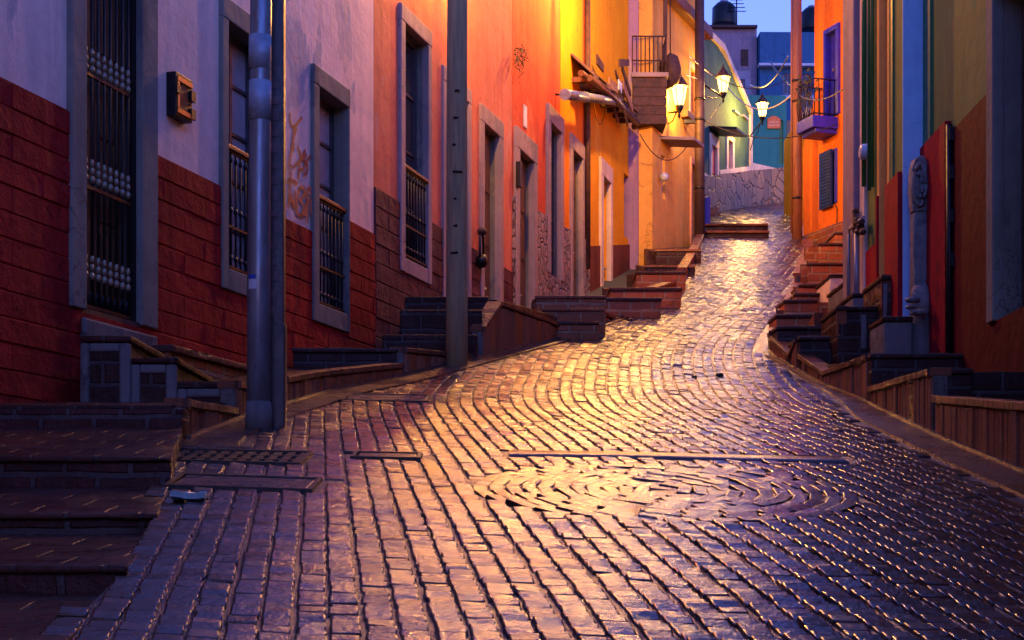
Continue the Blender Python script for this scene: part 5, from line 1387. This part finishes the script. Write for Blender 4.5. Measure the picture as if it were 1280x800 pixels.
for k in range(16):
    z = b2.z + 0.85 + k * 0.115; w = rr.uniform(0.01, 0.035)
    mb.box(b2.x - .04 + rr.uniform(-.01, .02), b2.x - .02 + w, b2.y - .006, b2.y + .004, z, z + rr.uniform(0.03, 0.09))
mb.build('flaked_paint', simple('flaked', (0.12, 0.05, 0.06), 0.5), DP)

WP = thing('wooden_post', 'weathered grey brown wooden utility post on the left pavement', 'pole', P(571, 437, 16.7))
b = P(571, 438, 16.7)
mb = MB(); mb.tube([b - Vector((0, 0, .4)), b + Vector((0, 0, .6)), b + Vector((0.0, 0, 2.5)), b + Vector((0.02, 0, 6.6))], [0.118, 0.113, 0.109, 0.10], 18); mb.build('shaft', M['old_wood'], WP)
mb = MB()
for k in range(7): mb.tube([b + Vector((rr.uniform(-.06, .06), -0.10, 1.0 + k * .28)), b + Vector((rr.uniform(-.06, .06), -0.125, 1.0 + k * .28))], 0.012, 6)
mb.build('staple', M['iron'], WP)
DK = thing('dark_pole', 'dark maroon utility pole at the corner of the cream house', 'pole', P(874, 300, 35.0))
b = P(874.5, 300, 35.0)
mb = MB(); mb.tube([b - Vector((0, 0, .3)), b + Vector((0, 0, 2)), b + Vector((0, 0, 6.4))], [0.115, 0.11, 0.10], 14); mb.build('shaft', M['dark_pole'], DK)
mb = MB()
for zz in (1.1, 2.6, 3.05): mb.tube([b + Vector((0, 0, zz)), b + Vector((0, 0, zz + 0.05))], 0.119, 14)
mb.box(b.x - .35, b.x - .08, b.y - .05, b.y + .05, b.z + 2.55, b.z + 2.62)
mb.build('band', M['iron'], DK)
RP = thing('rust_pole', 'tall rust brown utility pole beside the orange house', 'pole', P(996, 291, 35.5))
b = P(996.3, 292, 35.5)
mb = MB(); mb.tube([b - Vector((0, 0, .3)), b + Vector((0, 0, 2)), b + Vector((0, 0, 7))], [0.118, 0.108, 0.098], 14); mb.build('shaft', M['rust_pole'], RP)
mb = MB()
for zz in (0.75, 2.9, 3.35): mb.tube([b + Vector((0, 0, zz)), b + Vector((0, 0, zz + 0.05))], 0.117, 14)
mb.build('band', M['iron'], RP)
mb = MB(); mb.tube([b + Vector((-.13, -.03, 0)), b + Vector((-.125, -.03, 7))], 0.02, 6); mb.build('conduit', M['rust_pole'], RP)

# ------------------------------------------------------------------ lanterns
def lantern(label, c, size, wall_pt, power, col=(1.0, 0.47, 0.08), group='street lanterns'):
    """c: centre of the glass; size: glass height; wall_pt: where the arm is fixed"""
    c = Vector(c); wp = Vector(wall_pt)
    t = thing('street_lantern', label, 'lantern', c - Vector((0, 0, size * 0.85)), 0, group)
    h = size / 2; w = size * 0.40
    mb = MB()
    mb.lathe([(w * 0.55, -h), (w, h * 0.9)], c, 6, 0, False); mb.build('glass', M['lamp_glass'], t)
    mb = MB(); mb.lathe([(w * 1.22, h * 0.9), (w * 1.12, h * 1.12), (w * 0.6, h * 1.75), (w * 0.32, h * 1.95), (w * 0.36, h * 2.1), (w * 0.12, h * 2.3), (w * 0.05, h * 2.6)], c, 10); mb.build('cap', M['rust'], t)
    mb = MB()
    for k in range(6):
        a = 2 * math.pi * k / 6; mb.tube([c + Vector((w * 0.57 * math.cos(a), w * 0.57 * math.sin(a), -h)), c + Vector((w * 1.03 * math.cos(a), w * 1.03 * math.sin(a), h * 0.9))], size * 0.02, 5)
    mb.build('cage', M['rust'], t)
    mb = MB(); mb.lathe([(w * 0.06, -h * 2.3), (w * 0.2, -h * 2.0), (w * 0.12, -h * 1.8), (w * 0.45, -h * 1.35), (w * 0.62, -h * 1.0)], c, 10); mb.build('base', M['iron'], t)
    mb = MB(); a0 = c - Vector((0, 0, h * 1.55)); wp2 = Vector((wp.x, wp.y, a0.z))
    mb.tube([a0, a0.lerp(wp2, 0.5), wp2], size * 0.055, 7)
    sg = -1 if size > 0.45 else 1
    pts = [a0.lerp(wp2, 0.15) - Vector((0, 0, 0)), a0.lerp(wp2, 0.4) - Vector((0, 0, sg * size * 0.45)), a0.lerp(wp2, 0.75) - Vector((0, 0, sg * size * 0.6)), wp2 - Vector((0, 0, sg * size * 1.1))]
    mb.tube(pts, size * 0.035, 6); mb.build('bracket', M['iron'], t)
    L = bpy.data.lights.new('lantern_light', 'POINT'); L.energy = power; L.color = col; L.shadow_soft_size = size * 0.22
    lo = bpy.data.objects.new('lantern_light', L); COL.objects.link(lo); lo.parent = t; lo.location = (0, 0, size * 0.85)
    return t
LP = 1.0 / 31
lantern('lit street lantern by the brown balcony, leftmost of the three', P(849, 120, 34.0), 0.42, P(828, 135, 34.2), 650 * LP)
lantern('lit street lantern beside the dark maroon pole, highest of the three', P(904, 106, 36.2), 0.36, P(876, 120, 35.1), 400 * LP)
lantern('lit street lantern in front of the teal house, rightmost of the three', P(953, 137.5, 46.2), 0.39, P(938, 150, 47.9), 1250 * LP)
p0 = FL.W(T(548), -0.75, 8.35)
lantern('lit street lantern on the salmon house, above the wooden post', p0, 0.5, FL.W(T(548), 0.02, 8.3), 1700 * LP, (1.0, 0.41, 0.055))
p1 = FL.W(T(692), -1.4, 10.0)
lantern('lit street lantern high on the red orange house', p1, 0.5, FL.W(T(692), 0.02, 10.0), 4000 * LP, (1.0, 0.43, 0.06))

# ------------------------------------------------------------------ cables
def cable(label, a, b, sag, r, mat, n=14):
    a, b = Vector(a), Vector(b); pts = []
    for k in range(n + 1):
        u = k / n; p = a.lerp(b, u); p.z -= sag * 4 * u * (1 - u); pts.append(p)
    mb = MB(); mb.tube(pts, r, 6)
    return tag(mb.build('cable', mat), label, 'cable', 'overhead cables at the top of the street')
cable('thick pale cable curving from the white corner up to the right', P(938, 106, 47), P(985, 70, 42), 0.35, 0.022, M['cable_white'])
cable('pale cable sagging between the highest lantern and the rust brown pole', P(905, 103, 40), P(996, 112, 35.5), 0.55, 0.016, M['cable_white'])
cable('dark cable running down towards the rust brown pole from upper left', P(962, 76, 46), P(998, 112, 35.5), 0.1, 0.018, M['cable_black'])
cable('thin dark cable crossing low in front of the teal house', P(878, 150, 35), P(1046, 155, 34), 0.35, 0.012, M['cable_black'])
cable('pale cable slanting past the dark maroon pole top', P(862, 70, 33), P(890, 94, 38), 0.02, 0.014, M['cable_white'])
cable('lower pale cable at the dark maroon pole', P(858, 93, 33), P(880, 100, 36), 0.02, 0.012, M['cable_white'])
cable('dark cable slung across the cream house front', P(800, 168, 32.2), P(862, 178, 34.4), 0.45, 0.010, M['cable_black'])
cable('dark cable slanting from the dark pole toward the highest lantern bracket', P(880, 160, 35), P(902, 128, 36.3), 0.0, 0.009, M['cable_black'])
cable('dark cable running from the rust brown pole over the orange house', P(998, 118, 35.4), P(1075, 92, 25), 0.25, 0.012, M['cable_black'])
cable('thin dark cable high above the upper road', P(880, 84, 35), P(995, 92, 35.6), 0.4, 0.010, M['cable_black'])
cable('thin black wire loop hanging on the yellow wall', P(741.5, 128, 29.9), P(758, 128, 31.0), 0.42, 0.007, M['cable_black'])

# small things
mb = MB(); c = P(237, 637, 7.7); c.z = road_z(c.x, c.y) + 0.004
rows = []
for i in range(7):
    row = []
    for j in range(4):
        x = -0.08 + 0.16 * i / 6; y = -0.06 + 0.12 * j / 3
        row.append((c.x + x, c.y + y, c.z + 0.035 + 0.02 * mnoise.noise(Vector((x * 25, y * 25, 2)))))
    rows.append(row)
vi = [[mb.vert(p) for p in r] for r in rows]; vb = [[mb.vert((p[0], p[1], p[2] - 0.028)) for p in r] for r in rows]
for i in range(6):
    for j in range(3):
        mb.face((vi[i][j], vi[i + 1][j], vi[i + 1][j + 1], vi[i][j + 1])); mb.face((vb[i][j], vb[i][j + 1], vb[i + 1][j + 1], vb[i + 1][j]))
edge = [(i, 0) for i in range(7)] + [(6, j) for j in range(1, 4)] + [(i, 3) for i in range(5, -1, -1)] + [(0, j) for j in (2, 1)]
for k in range(len(edge)):
    a, b_ = edge[k], edge[(k + 1) % len(edge)]
    mb.face((vi[a[0]][a[1]], vb[a[0]][a[1]], vb[b_[0]][b_[1]], vi[b_[0]][b_[1]]))
tag(mb.build('litter', M['litter'], origin=c), 'crumpled pale blue green litter lying on the paving by the left steps', 'litter', kind='thing')
for k, (x, y, s_) in enumerate(((900, 466, .05), (868, 468, .035), (788, 402, .05))):
    d = 10.0
    for _ in range(40): d = d + 0.5 * ((ZR(d) - Zp(y, d)) / -0.1 if False else 0) 
    lo_, hi_ = 5.0, 40.0
    for _ in range(50):
        m_ = (lo_ + hi_) / 2
        if (HY - y) / F_PX > ZR(m_) / m_: lo_ = m_
        else: hi_ = m_
    d = lo_; X = Xp(x, d)
    mb = MB(); mb.blob((X, d, road_z(X, d) + s_ * 0.3), s_ * 0.7, k, 0, (1.3, 1, 0.6), 8, 6, 0.4)
    tag(mb.build('loose_stone', M['iron']), ['small dark stone lying in the middle of the road', 'smaller dark stone just left of the other on the road', 'dark stone by the left kerb before the yellow house'][k], 'stone', 'loose stones on the road')

# utility fitting beside the second salmon door
UF = thing('wall_fitting', 'dark iron pipe fitting on the salmon wall between post and doorway', 'pipe fitting', FL.W(T(594), -0.05, 4.0), FL.rz)
tt = T(594); mb = MB(); zt = FL.z(594, 290); zl = FL.z(594, 338)
mb.tube([(tt - .06, -0.09, zl), (tt - .06, -0.09, zt - .08), (tt, -0.09, zt), (tt + .1, -0.09, zt - .06), (tt + .12, -0.09, zl + .1)], 0.02, 7); mb.build('pipe', M['iron'], UF, FL.M)
mb = MB(); mb.blob((tt, -0.1, zt), 0.07, 2, 0, (1, 1, .9), 9, 7, .1); mb.build('cap', M['rust'], UF, FL.M)
mb = MB(); mb.blob((tt, -0.1, zl + .12), 0.09, 3, 0, (1, 1, 1.1), 9, 7, .3); mb.build('meter', M['iron'], UF, FL.M)
# dry weeds hanging at the roof edge of the red orange house
mb = MB(); rr = random.Random(9); base = FL.W(T(641), -0.06, FL.z(641, 84))
for k in range(26):
    a = base + Vector((rr.uniform(-.04, .08), rr.uniform(-.3, .3), rr.uniform(0.05, .3))); L = rr.uniform(.08, .26); w = rr.uniform(-2.6, -0.4)
    q = a + Vector((math.cos(w) * L * .4 + .05, -.05, math.sin(w) * L * .6)); q2 = q + Vector((rr.uniform(-.1, .1), 0, rr.uniform(-.2, .05)))
    mb.tube([a, q, q2], [0.008, 0.006, 0.003], 4)
tag(mb.build('dry_weeds', M['leaf']), 'dry weeds rooted high on the boundary of the salmon and red orange houses', 'weeds', kind='thing')

# ------------------------------------------------------------------ camera, light, world
cam = bpy.data.cameras.new('camera'); co = bpy.data.objects.new('camera', cam); COL.objects.link(co)
co.location = (0, 0, 0); co.rotation_euler = (math.radians(90), 0, 0)
cam.sensor_width = 36.0; cam.lens = 36.0 * F_PX / 1280.0; cam.shift_y = (HY - 400) / 1280.0
cam.clip_start = 0.05; cam.clip_end = 2000
scene.camera = co

SUN_EL, SUN_AZ = -1.0, 150.0
w = bpy.data.worlds.new('World'); scene.world = w; w.use_nodes = True
nt = w.node_tree; bg = nt.nodes['Background']
sky = nt.nodes.new('ShaderNodeTexSky'); sky.sky_type = 'NISHITA'; sky.sun_disc = False
sky.sun_elevation = math.radians(SUN_EL); sky.sun_rotation = math.radians(SUN_AZ)
sky.ozone_density = 3.0; sky.air_density = 1.0; sky.dust_density = 1.0
tint = nt.nodes.new('ShaderNodeMix'); tint.data_type = 'RGBA'; tint.blend_type = 'MULTIPLY'; tint.inputs[0].default_value = 1.0
tint.inputs[7].default_value = (0.86, 0.76, 1.40, 1)          # violet dusk
nt.links.new(sky.outputs[0], tint.inputs[6]); nt.links.new(tint.outputs[2], bg.inputs[0]); bg.inputs[1].default_value = 0.15
sl = bpy.data.lights.new('sun', 'SUN'); sl.energy = 0.002; sl.angle = math.radians(20); sl.color = (1.0, 0.75, 0.7)
so = bpy.data.objects.new('sun', sl); COL.objects.link(so)
# lamp direction matches the sky's sun (rotation measured clockwise from +Y)
az = math.radians(SUN_AZ); el = math.radians(SUN_EL)
dirv = Vector((math.sin(az) * math.cos(el), math.cos(az) * math.cos(el), math.sin(el)))
so.rotation_euler = dirv.to_track_quat('Z', 'Y').to_euler(); so.location = (0, -5, 15)

vs = scene.view_settings
vs.view_transform = 'Standard'; vs.look = 'None'; vs.exposure = 5.0; vs.gamma = 1.0; vs.use_curve_mapping = False
scene.render.engine = 'CYCLES'
cy = scene.cycles
cy.max_bounces = 6; cy.diffuse_bounces = 3; cy.glossy_bounces = 3; cy.transparent_max_bounces = 8
cy.sample_clamp_indirect = 4.0; cy.use_denoising = True
try: cy.denoiser = 'OPENIMAGEDENOISE'
except Exception: pass
scene.render.resolution_x, scene.render.resolution_y = 1024, 640
